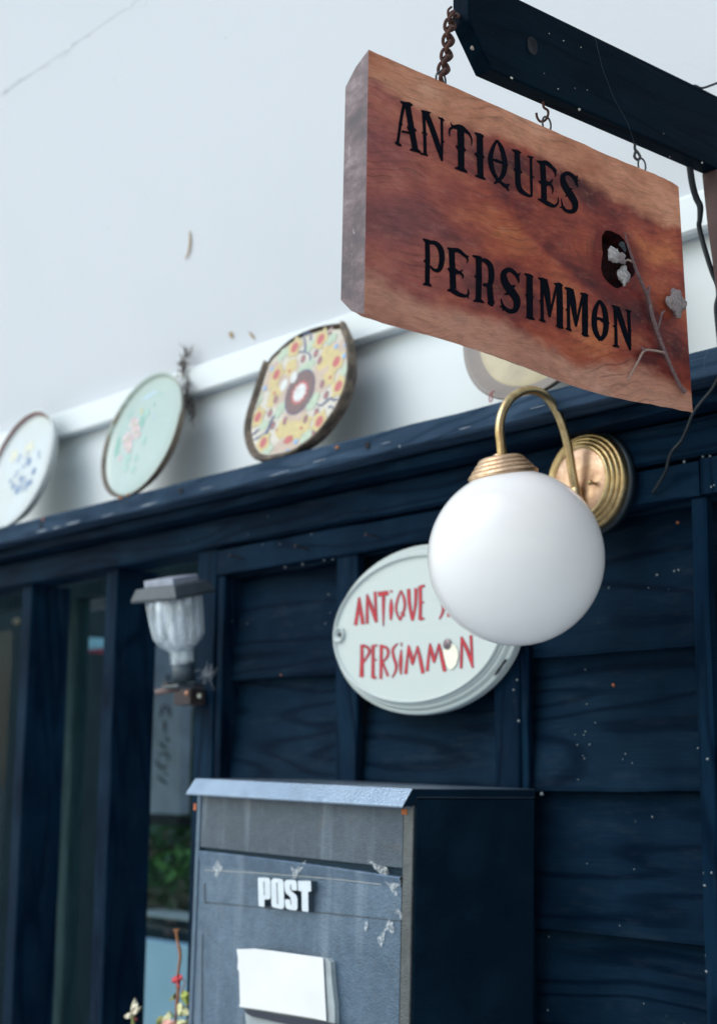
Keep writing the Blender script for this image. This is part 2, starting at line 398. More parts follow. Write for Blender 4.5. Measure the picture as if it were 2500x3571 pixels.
# ---- the black ledge the plates stand on, with lintel
YL = D - .075; ZL1, ZL0 = .4160 + H, .3895 + H
lg = thing('plate_ledge', 'long black wooden ledge with screw holes carrying the plates', 'ledge', (-1.6, D, H + .33))
plank('ledge_board', XL, XR, YL, D + .033, ZL0, ZL1, LEDGE, lg, n=120, rough=.0016, bev=.002, seed=2)
plank('moulding', XL, XR, D - .046, D + .002, ZL0 - .016, ZL0 - .002, BLK_X, lg, n=80, rough=.0012, bev=.002, seed=3)
plank('lintel', XL, XR, D - .014, D + .05, .331 + H, ZL0 - .0175, BLK_X, lg, n=80, rough=.0014, bev=.003, seed=4)
for px, py in ((143, 1832), (630, 1712), (1280, 1552)):
    p = on_y(px, py, YL - .0012)
    lathe('screw_hole', [(.0042, 0), (.0040, .0006), (.0030, .0005), (0, -.0004)], p, (0, -1, 0), BLACK_GAP, lg, n=14)
ORB = plain('rusty_orange_crumb', (.42, .16, .05), .8)
for i, (px, py) in enumerate(((1176, 1560), (420, 1737), (446, 1726), (150, 1812))):
    p = on_y(px, py, YL - .001)
    lathe('rust_crumb', [(.0001, -.0022), (.0022, -.001), (.0026, .0006), (.0012, .002), (0, .0024)], p, (0, -.4, 1), ORB, lg, n=7, fn=lambda a, h: 1 + .3 * math.sin(3 * a + h * 900), smooth=False)

STRK = plain('pale_worn_edge', (.17, .20, .25), .8, var=.4, sc=200)
for x0_, y0_, x1_, y1_, wd in ((127, 1856, 165, 1847, 6), (184, 1844, 208, 1836, 6), (228, 1830, 280, 1817, 7), (356, 1803, 398, 1789, 3), (490, 1767, 546, 1752, 6), (700, 1707, 740, 1697, 3), (941, 1660, 1008, 1640, 4), (1090, 1612, 1135, 1600, 4), (1330, 1548, 1360, 1540, 3), (1600, 1497, 1640, 1487, 4), (1850, 1425, 1900, 1412, 3)):
    v_, f_ = ribbon([[(x0_, y0_, 2), ((x0_ + x1_) / 2, (y0_ + y1_) / 2, wd), (x1_, y1_, 2)]], lambda x, y, l: on_y(x, y, YL - .0022), k=4)
    obj('worn_streak', v_, f_, STRK, lg)
# ---- the black board wall
bw = thing('board_wall', 'black weatherboard wall with upright battens and a top rail', 'wall', (-1.2, D, H - 1.4))
Zb = [.345, .289, .1435, -.002, -.1495, -.296, -.442, -.588, -.734, -.88, -1.03, -1.18, -1.33, -1.49]
XB0 = -1.742
for i in range(1, len(Zb)):
    z1 = Zb[i - 1] + .022; z0 = Zb[i]; n = 110; v, f = [], []; 
    yb_, yt_ = D + .013, D + .032
    for k in range(n + 1):
        x = XB0 + (XR - XB0) * (k / n) ** 1.6
        wob = .0030 * noise.noise(Vector((x * 7, i * 3.3, 1))) + .0014 * noise.noise(Vector((x * 45, i * 3.3, 4)))
        dp = .0016 * noise.noise(Vector((x * 5, i * 2.1, 7)))
        if abs(i - 4) < .1: wob += -.010 * max(0, (x + .93)) / .3 if x < -.63 else -.010
        zc = min(z1, Zb[0] - .1 + H) if False else z1
        v += [(x, yb_ + dp, H + z0 + wob), (x, yb_ - .0006 + dp, H + z0 + .004 + wob), (x, (yb_ + yt_) / 2 + .0012 * noise.noise(Vector((x * 6, i * 1.7, 2))), H + (z0 + z1) / 2), (x, yt_, H + z1), (x, yt_ + .010, H + z1), (x, yb_ + .012, H + z0 + wob)]
    for k in range(n):
        for j in range(6): f.append((k * 6 + j, k * 6 + (j + 1) % 6, k * 6 + 6 + (j + 1) % 6, k * 6 + 6 + j))
    f += [tuple(range(6)), tuple(range(n * 6, n * 6 + 6))]
    obj('weatherboard', v, f, BOARD, bw)
box('backing', XB0, XR, D + .045, D + .06, 0, H + .38, BLK_X, bw, 0)
xa = lambda px, py, y=D: on_y(px, py, y).x
ZR0, ZR1 = .2915 + H, .3285 + H
# rail with bent nails, and battens
RY0 = D - .006
plank('rail', xa(768, 1990), xa(2452, 1740), RY0, D + .02, ZR0, ZR1, BLK_X, bw, n=60, rough=.0014, bev=.002, seed=6)
bat = [(1172, 1247, 2005, D), (1721, 1808, 2450, D)]
for i, (a, b, py, y) in enumerate(bat):
    plank('batten', xa(a, py, y), xa(b, py, y), y, D + .0125, .02, ZR0 - .001, BLK_Z, bw, n=40, rough=.001, bev=.002, axis=2, seed=10 + i)
plank('batten', xa(1813, 2600, D + .004), xa(1842, 2600, D + .004), D + .004, D + .0125, .02, ZR0 - .001, BLK_Z, bw, n=30, rough=.001, bev=.0015, axis=2, seed=14)
plank('corner_post', xa(2424, 2300), xa(2478, 2300), D - .001, D + .0125, .02, ZR0 - .001, BLK_Z, bw, n=40, rough=.001, bev=.002, axis=2, seed=15)
plank('corner_post', xa(2456, 1740), xa(2530, 1740), D - .008, D + .02, ZR0 + .0005, ZR1, BLK_Z, bw, n=10, rough=.001, bev=.002, axis=2, seed=16)
for k in range(1, 5):
    xb = xa(2450, 2300) + k * .42
    plank('batten', xb, xb + .05, D, D + .0125, .02, ZR0 - .001, BLK_Z, bw, n=20, rough=.001, bev=.002, axis=2, seed=20 + k)
plank('rail', xa(2532, 1740), XR, RY0, D + .02, ZR0, ZR1, BLK_X, bw, n=40, rough=.0014, bev=.002, seed=7)
NAILM = rusty('dark_old_nail', (.030, .018, .016), (.008, .009, .012))
for (hx, hy), (tx, ty) in (((852, 1952), (802, 1936)), ((1082, 1920), (1030, 1904)), ((1325, 1874), (1276, 1864))):
    a = on_y(hx, hy, RY0 + .002); b = on_x(tx, ty, a.x - .002)
    v1 = tube_vf([a, a.lerp(b, .5) + Vector((0, 0, .0005)), b], .0011, 8)
    v2 = lathe_vf([(0, -.0006), (.0022, -.0006), (.0022, .0006), (0, .0006)], b, b - a, 10)
    obj('nail', *join([v1, v2]), NAILM, bw)
# bird-seed specks, splashes of paint and a few nail heads on the boards and battens
CHIP = plain('pale_paint_chip', (.20, .23, .26), .8); RUSTD = plain('orange_rust_dot', (.30, .10, .04), .8)
def bfleck(px, py, r, m=CHIP, y=None, nm='paint_fleck'):
    p = on_y(px, py, D + .020)
    if y is None:                                  # stand on the lapped board at this height
        zz_ = p.z - H; k = max(q for q in Zb if q <= zz_ + .001); t = (zz_ - k) / .1675
        y = D + .013 + .019 * t - .0012
    p = on_y(px, py, y)
    lathe(nm, [(r, .0008), (r, 0), (r * .7, -r * .5), (0, -r * .7)], p, (0, 1, .1), m, bw, n=7, ref=(1, 0, .4), fn=lambda a, h: 1 + .5 * abs(math.cos(a + px)) + .2 * math.sin(3 * a + py))
for px, py, r in ((2045, 2456, 1.1), (2075, 2521, 1), (2040, 2552, 1.3), (2035, 2564, 1), (2005, 2563, .8), (2013, 2599, 1.4), (2055, 2597, 1.4), (2032, 2636, .9), (2037, 2646, 1.2), (2180, 2630, 1.2), (2171, 2649, 1), (2204, 2662, 1.1), (2016, 2720, 1.2), (2273, 2850, 1.5), (2210, 3033, 1.1), (2046, 3013, .8), (2160, 3230, .9), (1913, 3269, 1.2), (1909, 3525, 1.1), (2244, 3502, .9), (861, 2175, 1.3), (1150, 2137, .9), (1180, 2387, 1.6), (2040, 2336, 1.2), (2290, 2005, 2.2), (2350, 1992, 1.8), (2365, 1988, 1.8), (2260, 2050, 1.0), (2330, 2055, .4)):
    bfleck(px, py, r * .00050)
bfleck(2138, 2390, .0014, RUSTD, nm='nail_head'); bfleck(2362, 1822, .0014, RUSTD, nm='nail_head'); bfleck(980, 2355, .0012, RUSTD, nm='nail_head')
for px, py, r in ((1802, 2372, 1.2), (1808, 2515, 1.6), (1790, 2407, 1.2), (2466, 2648, 1.8), (2480, 3045, 1.4), (2456, 3090, 1.6), (2462, 3390, 1.6), (2432, 2610, 1), (1888, 2770, 2.4), (717, 2698, 2.2), (736, 2095, 1.0)):
    bfleck(px, py, r * .00065, CHIP, D - .0022 if px != 1888 else D + .010)
for px, py, r in ((994, 1979, 1.5), (1055, 1968, 1.5), (1130, 1955, 1.2), (1160, 1951, 1.2), (915, 1900, 1.0), (975, 1897, 1.2), (2175, 1763, 2.2), (1085, 1863, 1.4), (2385, 1610, 2.0), (2450, 1592, 1.6), (2475, 1590, 1.6), (2480, 1698, 1.8), (2490, 1692, 1.6)):
    bfleck(px, py, r * .00055, CHIP, RY0 - .0014)

# ---- the lattice window
lw = thing('lattice_window', 'black upright lattice in front of a dark shop window', 'window', (-2.1, D, .05))
ZLT = .3305 + H
for px0, px1, py in ((78, 111.4, 2048), (368.7, 410, 2000)):
    x0, x1 = xa(px0, py), xa(px1, py)
    plank('slat', x0, x1, D, D + .075, .02, ZLT, BLK_Z, lw, n=40, rough=.0009, bev=.0015, axis=2, seed=px0)
dx = xa(368.7, 2000) - xa(78, 2048)
for k in range(1, 6):
    x0 = xa(78, 2048) - dx * k
    if x0 > XL: plank('slat', x0, x0 + .032, D, D + .075, .02, ZLT, BLK_Z, lw, n=20, rough=.0009, bev=.0015, axis=2, seed=50 + k)
xp0, xp1, xp2 = xa(690, 2250), xa(757, 2250), xa(781, 2250)
plank('frame_post', xp0, xp1 - .0015, D - .004, D + .09, .02, ZLT, BLK_Z, lw, n=40, rough=.0009, bev=.002, axis=2, seed=61)
plank('frame_post', xp1 + .0015, xp2, D - .002, D + .04, .02, ZR0 - .001, BLK_Z, lw, n=40, rough=.0009, bev=.0015, axis=2, seed=62)
WOODG = dark_wood('green_grey_sash_wood', 2, c0=(.012, .026, .030), c1=(.03, .055, .058), dust=.2)
YS = D + .16
for px0, px1 in ((226, 256),):
    plank('sash_stile', xa(px0, 2400, YS), xa(px1, 2400, YS), YS, YS + .03, .3, ZLT + .02, WOODG, lw, n=20, axis=2, seed=70)
plank('sash_rail', XL, xp0 + .05, YS - .002, YS + .032, .26, .30, WOODG, lw, n=20, seed=71)
plank('sash_head', XL, xp0 + .05, YS - .002, YS + .032, ZLT + .002, ZLT + .03, WOODG, lw, n=20, seed=72)
def glass_mat():
    b = NB('window_glass'); t = b.t; out = t.nodes['Material Output']
    tr = t.nodes.new('ShaderNodeBsdfTransparent'); tr.inputs[0].default_value = (.82, .90, .92, 1)
    gl = t.nodes.new('ShaderNodeBsdfGlossy'); gl.inputs['Roughness'].default_value = .02
    fr = b.n('ShaderNodeFresnel', {'IOR': 1.45}); mx = t.nodes.new('ShaderNodeMixShader')
    fr = b.math('MULTIPLY', b.math('MULTIPLY', fr, .16), b.math('SUBTRACT', 1.0, b.n('ShaderNodeNewGeometry', out='Backfacing')))
    t.links.new(fr, mx.inputs[0]); t.links.new(tr.outputs[0], mx.inputs[1]); t.links.new(gl.outputs[0], mx.inputs[2]); t.links.new(mx.outputs[0], out.inputs[0])
    return b.m
GLASS = glass_mat()
box('pane', XL, xa(226, 2400, YS) - .001, YS + .012, YS + .015, .30, ZLT, GLASS, lw, 0)
box('pane', xa(256, 2400, YS) + .001, xp0 + .05, YS + .012, YS + .015, .30, ZLT, GLASS, lw, 0)

# ================================================================== HANGING WOODEN SIGN
XS = -.80
sg = lambda px, py, e=0: on_x(px, py, XS + e)
c2 = lambda x, y: (1150 + .8401 * x, 700 + .8403 * y)
top_px = [(1285, 171), (1420, 231), (1560, 292), (1700, 354), (1850, 420), (2000, 486), (2150, 552), (2283, 606), (2345, 635), (2366, 650)]
bot_px = [c2(*p) for p in ((1506, 878), (1420, 862), (1330, 843), (1240, 830), (1150, 808), (1050, 780), (960, 745), (860, 705), (760, 668), (640, 625), (540, 595), (430, 562), (300, 530), (190, 495), (142, 470))]
kc = sg(2148, 905)
hole_px = []
for k in range(22):
    a = 2 * math.pi * k / 22; q = 1 + .12 * math.sin(3 * a + 1) + .07 * math.sin(5 * a)
    hole_px.append((2150 + 58 * q * math.cos(a) + 12 * math.sin(a), 905 + 98 * q * math.sin(a)))
def dens(L, n):                     # finer outline with a little natural unevenness
    out = []
    for i in range(len(L) - 1):
        for j in range(n):
            t = j / n; p = [a + (b - a) * t for a, b in zip(L[i], L[i + 1])]
            p[1] += 2.2 * noise.noise(Vector((p[0] * .02, p[1] * .02, 0))) + 1.6 * noise.noise(Vector((p[0] * .09, p[1] * .07, 3)))
            out.append(tuple(p))
    out.append(L[-1]); return out
T_, B_ = dens(top_px, 4), dens(bot_px, 4)
outline = [sg(*p) for p in T_] + [sg(*p) for p in B_]
hole = [sg(*p) for p in hole_px]
hs = thing('hanging_sign', 'reddish brown wooden sign board with black lettering hanging below the beam', 'sign', tuple(sg(1850, 1150)))
v, f, lps = fill_poly(outline, [hole])
n = len(v); nT = len(T_); zmid = (sg(1285, 171).z + sg(1279, 1100).z) / 2
TH = .0262
back = [Vector((XS - TH, p.y, p.z)) for p in v]
mid = [Vector((XS - TH * .55, p.y, p.z)) for p in v]
for k, i in enumerate(lps[0]):
    s = 1 if k < nT else -1
    d1, d2 = (.0085, .0205) if s > 0 else (.006, .017)
    mid[i].z -= s * d1; back[i].z -= s * d2
# the back is simplified: an outer face following the set-back edge
V = v + mid + back; Fc = list(f); ix = [0] * len(f)
o = lps[0]; m_ = len(o)
for k in range(m_):
    a, b = o[k], o[(k + 1) % m_]
    e = 1 if (k == m_ - 1 or k == nT - 1) else 0
    Fc += [(a, b, b + n, a + n), (a + n, b + n, b + 2 * n, a + 2 * n)]; ix += [e, e]
Fc.append(tuple(i + 2 * n for i in o)); ix.append(0)
h = lps[1]; hb = len(V)
for i in h: V.append(Vector((XS - .012, kc.y + (v[i].y - kc.y) * .75, kc.z + (v[i].z - kc.z) * .75)))
for k in range(len(h)):
    Fc.append((h[k], h[(k + 1) % len(h)], hb + (k + 1) % len(h), hb + k)); ix.append(2)
Fc.append(tuple(hb + k for k in range(len(h)))); ix.append(2)
used = sorted({i for q in Fc for i in q}); rm = {a: i for i, a in enumerate(used)}
V = [V[i] for i in used]; Fc = [tuple(rm[i] for i in q) for q in Fc]
zs = [p.z for p in V]; ys = [p.y for p in V]; bc = Vector((0, (min(ys) + max(ys)) / 2, (min(zs) + max(zs)) / 2))
SW = sign_wood('red_brown_sign_wood', kc.y - bc.y, kc.z - bc.z, (max(zs) - bc.z), (min(zs) - bc.z))
def knot_mat():
    b = NB('dark_red_knot_hollow'); nz = b.noise(b.map(), 150, 5, .6)
    b.set(Base_Color=b.ramp(nz, (.35, (.004, .002, .003)), (.65, (.035, .005, .005))), Roughness=.7, Specular_IOR_Level=.1, Normal=b.bump(nz, .8, .003)); return b.m
obj('board', V, Fc, [SW, end_grain('sawn_end_grain'), knot_mat()], hs, idx=ix)

INK = plain('black_sign_paint', (.003, .004, .008), .6, var=.5, sc=900, bump=.2, Specular_IOR_Level=.02)
za = lambda x, y: (1350 + .46671 * x, 320 + .46671 * y)
zb_ = lambda x, y: (1420 + .5165 * x, 800 + .5165 * y)
ANT = [
 [(128,82,22),(105,200,20),(90,300,18),(78,385,20)], [(150,85,38),(175,230,40),(198,360,40),(212,440,40)], [(108,292,14),(150,300,14),(190,312,14)],
 [(98,68,6),(130,84,24),(165,92,30),(192,96,5)], [(58,372,6),(80,386,20),(108,402,6)], [(168,430,6),(205,430,26),(235,442,20),(258,458,4)], [(84,232,3),(100,238,18),(118,244,3)], [(148,255,3),(180,275,46),(222,288,3)],
 [(272,145,22),(280,300,20),(284,465,22)], [(290,150,34),(350,310,38),(385,420,32),(410,515,8)], [(408,190,16),(410,350,16),(412,515,8)],
 [(252,136,5),(280,148,22),(328,154,5)], [(380,186,3),(408,202,15),(430,212,3)], [(250,462,5),(284,462,18),(304,478,4)], [(258,298,3),(280,308,22),(304,318,3)], [(404,360,3),(415,368,13),(430,372,3)],
 [(468,330,3),(466,285,12),(490,262,20),(540,262,40),(580,285,30),(615,315,14),(632,360,8),(628,400,2)], [(474,225,2),(482,245,9),(500,258,16)], [(548,270,50),(552,420,46),(553,580,44)], [(504,565,5),(545,572,28),(575,585,24),(602,602,4)], [(512,400,3),(550,420,48),(590,438,3)],
 [(692,315,44),(694,480,44),(698,635,42)], [(652,302,5),(690,322,28),(724,332,4)], [(656,625,4),(695,630,28),(735,654,4)], [(652,456,3),(694,475,48),(728,488,3)],
 [(820,358,12),(788,420,26),(772,500,34),(790,590,30),(828,658,20)], [(820,358,12),(855,420,30),(878,520,34),(872,600,34),(838,660,22)], [(775,500,6),(825,515,20),(905,548,6)], [(752,486,3),(775,500,30)], [(800,684,8),(828,664,22),(852,676,16)], [(846,672,14),(885,700,26),(914,686,6)], [(890,702,20),(908,740,3)],
 [(970,440,36),(975,560,38),(978,680,38),(1000,735,34),(1045,768,22),(1080,778,14)], [(1074,480,16),(1076,620,16),(1080,780,14)], [(932,428,4),(970,445,24),(1002,452,4)], [(1046,476,3),(1072,486,14),(1096,488,3)], [(944,572,3),(978,590,44),(1010,602,3)], [(1072,632,3),(1080,636,14),(1100,634,3)],
 [(1160,525,36),(1170,680,38),(1172,820,40)], [(1115,512,5),(1150,525,24),(1190,528,30),(1235,565,22),(1268,590,6)], [(1235,565,16),(1258,610,10),(1256,634,2)], [(1130,665,3),(1175,680,42),(1215,680,20),(1236,650,3)], [(1215,680,16),(1238,720,10),(1234,760,2)], [(1125,798,4),(1165,812,26),(1205,835,30),(1250,852,18),(1276,825,10),(1278,785,3)],
 [(1425,712,3),(1415,680,16),(1392,632,24),(1345,606,26),(1312,635,34),(1330,705,48),(1375,775,50),(1405,835,44),(1395,885,34),(1350,890,24),(1315,865,14),(1300,795,3)], [(1385,648,10),(1412,645,18),(1418,620,3)], [(1400,655,14),(1435,660,3)], [(1290,860,4),(1318,862,16),(1330,885,4)], [(1328,778,3),(1362,765,20)], [(1362,728,16),(1388,718,3)]]
PER = [
 [(135,75,28),(138,200,30),(135,370,28)], [(106,60,5),(130,76,24),(150,80,20)], [(145,85,22),(190,90,26),(225,130,34),(235,200,34),(215,270,28),(180,270,16),(155,245,8)], [(104,370,4),(135,366,22),(165,384,4)], [(108,215,3),(138,205,34)], [(230,178,30),(252,188,3)],
 [(300,135,36),(305,270,38),(310,400,40)], [(270,122,5),(305,138,28),(345,140,24),(390,175,16),(418,182,4)], [(385,170,14),(408,200,8),(402,225,2)], [(272,262,3),(305,275,42),(350,288,18),(375,268,3)], [(350,288,14),(376,310,10),(372,332,2)], [(270,410,5),(305,410,30),(345,435,28),(390,448,18),(412,435,12),(412,400,3)], [(400,445,12),(418,462,3)],
 [(482,190,36),(484,320,36),(480,480,36)], [(440,174,5),(475,188,24),(500,196,20)], [(490,205,18),(530,210,28),(562,250,34),(568,320,36),(555,370,30),(510,370,12)], [(555,370,34),(560,430,36),(568,495,34),(580,514,8)], [(445,484,4),(482,476,26),(520,494,4)], [(452,318,3),(484,310,40)], [(565,302,34),(588,318,3)], [(540,490,4),(565,500,22),(592,490,3)],
 [(752,362,2),(750,335,14),(728,295,22),(685,270,28),(650,300,38),(665,365,48),(710,425,50),(740,480,46),(730,540,34),(690,550,26),(650,520,18),(632,465,3)], [(720,300,14),(750,305,14),(762,290,2)], [(626,520,4),(650,522,18),(645,548,3)], [(655,438,3),(690,425,24)], [(710,385,22),(732,378,2)],
 [(825,310,38),(826,450,40),(828,595,38)], [(790,296,5),(825,312,24),(852,318,4)], [(800,590,4),(828,592,26),(862,608,4)], [(796,436,3),(826,450,42),(854,458,3)],
 [(910,335,20),(910,480,18),(912,612,20)], [(925,335,36),(945,440,38),(962,590,12)], [(1010,375,12),(985,480,14),(962,592,8)], [(1025,370,36),(1030,520,40),(1030,655,38)], [(884,324,5),(915,338,24),(940,342,4)], [(990,365,4),(1025,372,26),(1052,378,4)], [(890,608,4),(912,612,18),(934,624,4)], [(1004,645,4),(1030,652,26),(1056,668,4)], [(890,478,3),(912,486,20)], [(1030,524,30),(1056,532,3)],
 [(1088,400,20),(1088,530,18),(1090,670,20)], [(1102,402,36),(1120,500,38),(1140,650,12)], [(1185,440,12),(1162,545,14),(1140,655,8)], [(1200,440,34),(1200,580,38),(1200,710,36)], [(1062,390,5),(1095,404,24),(1118,408,4)], [(1168,428,4),(1200,442,26),(1224,446,4)], [(1068,668,4),(1090,670,18),(1110,684,4)], [(1176,702,4),(1200,708,26),(1226,720,4)], [(1068,536,3),(1090,544,20)], [(1200,584,30),(1226,592,3)],
 [(1297,476,12),(1270,540,30),(1262,610,34),(1272,690,32),(1307,748,20)], [(1297,476,12),(1328,530,30),(1342,620,34),(1335,700,32),(1305,748,20)], [(1245,590,3),(1270,600,20),(1300,602,16),(1340,625,24),(1368,632,3)],
 [(1402,520,20),(1408,650,18),(1410,788,20)], [(1415,525,32),(1450,630,34),(1480,730,28),(1505,815,6)], [(1494,550,18),(1500,680,18),(1506,815,8)], [(1380,510,5),(1410,526,22),(1434,526,4)], [(1474,540,4),(1494,552,16),(1514,552,4)], [(1386,786,4),(1410,784,18),(1432,796,4)], [(1386,648,3),(1408,656,20)], [(1500,676,14),(1516,684,3)]]
for L, z, cnts in ((ANT, za, (8, 8, 5, 4, 7, 6, 6, 6)), (PER, zb_, (6, 7, 8, 5, 4, 10, 10, 3, 8))):
    def put(x, y, li, z=z):
        x += 1.2 * noise.noise(Vector((x * .11, y * .11, 1))); y += 1.2 * noise.noise(Vector((x * .11, y * .11, 5)))
        return sg(*z(x, y), .00025 + .000012 * li)
    i0 = 0
    for cnt in cnts:
        obj('letter', *ribbon(L[i0:i0 + cnt], put, k=5, widen=2.2), INK, hs); i0 += cnt
# twig of dried persimmon fixed over the knot
TWIG = None
def bark(name, a, b_):
    b = NB(name); nz = b.noise(b.map(), 460, 6, .75)
    b.set(Base_Color=b.ramp(nz, (.3, a), (.7, b_)), Roughness=.85, Normal=b.bump(nz, .7, .0008)); return b.m
TWIG = bark('purple_grey_twig_bark', (.075, .040, .042), (.24, .15, .15))
TAN = bark('pale_tan_twig', (.22, .14, .11), (.45, .32, .26))
CALYX = bark('grey_dried_calyx', (.10, .07, .07), (.42, .34, .33)); CALYW = bark('bleached_dried_calyx', (.16, .13, .13), (.60, .54, .52))
z6 = lambda x, y: (1950 + .34225 * x, 700 + .34225 * y)
PXM = 1.30 / F * .34225
def twig_pts(L, e=.004): return [(*sg(*z6(x, y), e + (q[0] if q else 0)), r * PXM) for x, y, r, *q in L]
def twig(name, L, m, parent, e=.004):
    p = smoothpath(twig_pts(L, e), 5)
    rr = [max(.0003, q[3] * (1 + .16 * noise.noise(Vector(q[:3]) * 900))) for q in p]
    return tube(name, [q[:3] for q in p], rr, m, parent, n=9)
tw = twig('twig', [(668,320,7,.010),(700,450,10,.009),(750,600,15,.007),(790,720,17,.005),(860,880,18,.003),(910,1000,20),(950,1180,23),(990,1310,21),(1040,1450,21),(1090,1580,21),(1170,1760,20),(1240,1900,19),(1278,1945,24)], TWIG, hs)
twig('side_twig', [(1085,1550,14),(960,1525,13),(865,1528,14),(800,1640,11),(740,1750,9),(702,1835,7)], TAN, hs)
twig('side_twig', [(868,1530,14),(850,1505,15),(838,1490,8)], TWIG, hs)
twig('side_twig', [(1000,1310,13),(1022,1240,12),(1045,1150,12,.003),(1075,1120,10,.004)], TWIG, hs)
twig('side_twig', [(905,985,14),(908,930,13),(915,872,14)], TWIG, hs)
twig('side_twig', [(770,640,12,.004),(700,600,10,.002),(640,640,9,-.002)], TAN, hs, .003)
def calyx(name, x, y, rx, ry, e, m, seed, thick=.5, tilt=0):
    c = sg(*z6(x, y), e); v, f = [], []; nu, nv = 26, 13
    for j in range(nv + 1):
        th = math.pi * j / nv
        for i in range(nu):
            ph = 2 * math.pi * i / nu
            r = 1 + .15 * math.sin(4 * ph + seed) + .06 * math.sin(7 * ph + seed * 2)
            q = Vector((math.sin(th) * math.cos(ph) * r, math.sin(th) * math.sin(ph) * r, math.cos(th)))
            d = .30 * noise.noise(q * 1.6 + Vector((seed, 0, 0))) + .22 * noise.noise(q * 4.2 + Vector((0, seed, 0)))
            q *= 1 + d
            a, b = q.x * rx * PXM, -q.y * ry * PXM
            v.append(c + Vector((q.z * min(rx, ry) * PXM * thick, a * 1.5, b)))
    for j in range(nv):
        for i in range(nu): f.append((j * nu + i, j * nu + (i + 1) % nu, j * nu + nu + (i + 1) % nu, j * nu + nu + i))
    return obj(name, v, f, m, hs, smooth=True)
calyx('dried_calyx', 1195, 1040, 92, 140, .006, CALYX, 2.0, .5)
calyx('dried_calyx', 553, 548, 52, 84, .003, CALYW, 4.1, .6)
calyx('dried_calyx', 630, 585, 44, 62, .004, CALYX, 5.3, .6)
calyx('dried_calyx', 655, 755, 56, 92, .002, CALYW, 7.7, .6)
calyx('dried_calyx', 655, 440, 40, 70, -.003, IRON, 9.1, .6)
# screw eyes along the top
for px, py in ((1537, 276), (1906, 431), (2238, 575)):
    p = on_x(px, py, XS - .011); r = .0052
    pts = [p + Vector((0, r * math.cos(a), r * 1.25 * math.sin(a))) for a in [math.pi * (1.15 - 1.3 * i / 12) for i in range(13)]]
    pts = [pts[0] + Vector((0, 0, -.011))] + pts + [pts[-1] + Vector((0, 0, -.011))]
    tube('screw_eye', pts, .00085, IRON, hs, n=8)

# ================================================================== BEAM, CHAIN AND HOOKS
bm_ = thing('sign_beam', 'black wooden beam with a cut corner, jutting out above the hanging sign', 'beam', (-.809, D, H + .56))
XF, XBk, ZB0, ZB1 = -.80, -.8177, .5676 + H, .6405 + H
pe = on_x(1578, 60, XBk); pc = on_x(1578, 95, XBk); pd = on_x(1657, 264, XBk)
prof = [(pe.y, ZB1), (pe.y, pc.z), (pd.y, ZB0), (D + .030, ZB0), (D + .030, ZB1)]
n = len(prof); V = [Vector((XF, y, z)) for y, z in prof] + [Vector((XBk, y, z)) for y, z in prof]
obj('plank', V, [tuple(range(n)), tuple(range(2 * n - 1, n - 1, -1))] + [(i, (i + 1) % n, n + (i + 1) % n, n + i) for i in range(n)], BLK_Y, bm_, bevel=.0016)
p = on_x(1855, 158, XF + .0004)
lathe('bolt_hole', [(.0058, .0004), (.0046, .0006), (.0040, -.0002), (0, -.0003)], p, (1, 0, 0), BLACK_GAP, bm_, n=20, ref=(0, 0, 1), fn=lambda a, h: 1 + .35 * abs(math.cos(a)))
p = on_y(1626, 150, pe.y + .011)
PALE = plain('pale_speck', (.50, .47, .40), .8)
def speck(parent, c, nrm, r, m=PALE, name='paint_fleck', asp=1.6):
    lathe(name, [(r, 0), (r * .8, r * .3), (0, r * .4)], c, nrm, m, parent, n=9, ref=(0, 1, .2), fn=lambda a, h: 1 + (asp - 1) * abs(math.cos(a)) + .15 * math.sin(3 * a))
for px, py, r in ((1784, 270, .0020), (2020, 380, .0020), (2048, 312, .0008), (1965, 140, .0009), (2026, 163, .0009), (1898, 254, .0007), (1946, 308, .0009), (2448, 566, .0014), (1915, 115, .0008), (2005, 306, .0007), (2314, 465, .0007), (2335, 545, .0007)):
    speck(bm_, on_x(px, py, XF + .0002), (1, .2 * math.sin(px), .3 * math.cos(px)), r * .50)
ROUND = plain('round_pale_screw', (.30, .27, .25), .6)
mid_c = (on_x(1578, 95, XBk) + on_x(1657, 264, XBk)) / 2; cn = Vector((0, -(pc.z - pd.z), -(pd.y - pc.y))).normalized()
speck(bm_, Vector((-.808, mid_c.y, mid_c.z)) + cn * .0004, cn, .0018, ROUND, 'screw', 1.1)
BR = plain('red_brown_bracket_wood', (.045, .016, .014), .6, sc=40)
q0, q1 = on_x(2481, 625, -.806), on_x(2500, 780, -.806)
prof = [(q0.y, ZB0 - .0005), (q1.y, q1.z), (q1.y + .010, q1.z - .06), (D - .019, q1.z - .10), (D - .019, ZB0 - .0005)]
n = len(prof); V = [Vector((-.80, y, z)) for y, z in prof] + [Vector((-.817, y, z)) for y, z in prof]
obj('bracket', V, [tuple(range(n)), tuple(range(2 * n - 1, n - 1, -1))] + [(i, (i + 1) % n, n + (i + 1) % n, n + i) for i in range(n)], BR, bm_, bevel=.0015)

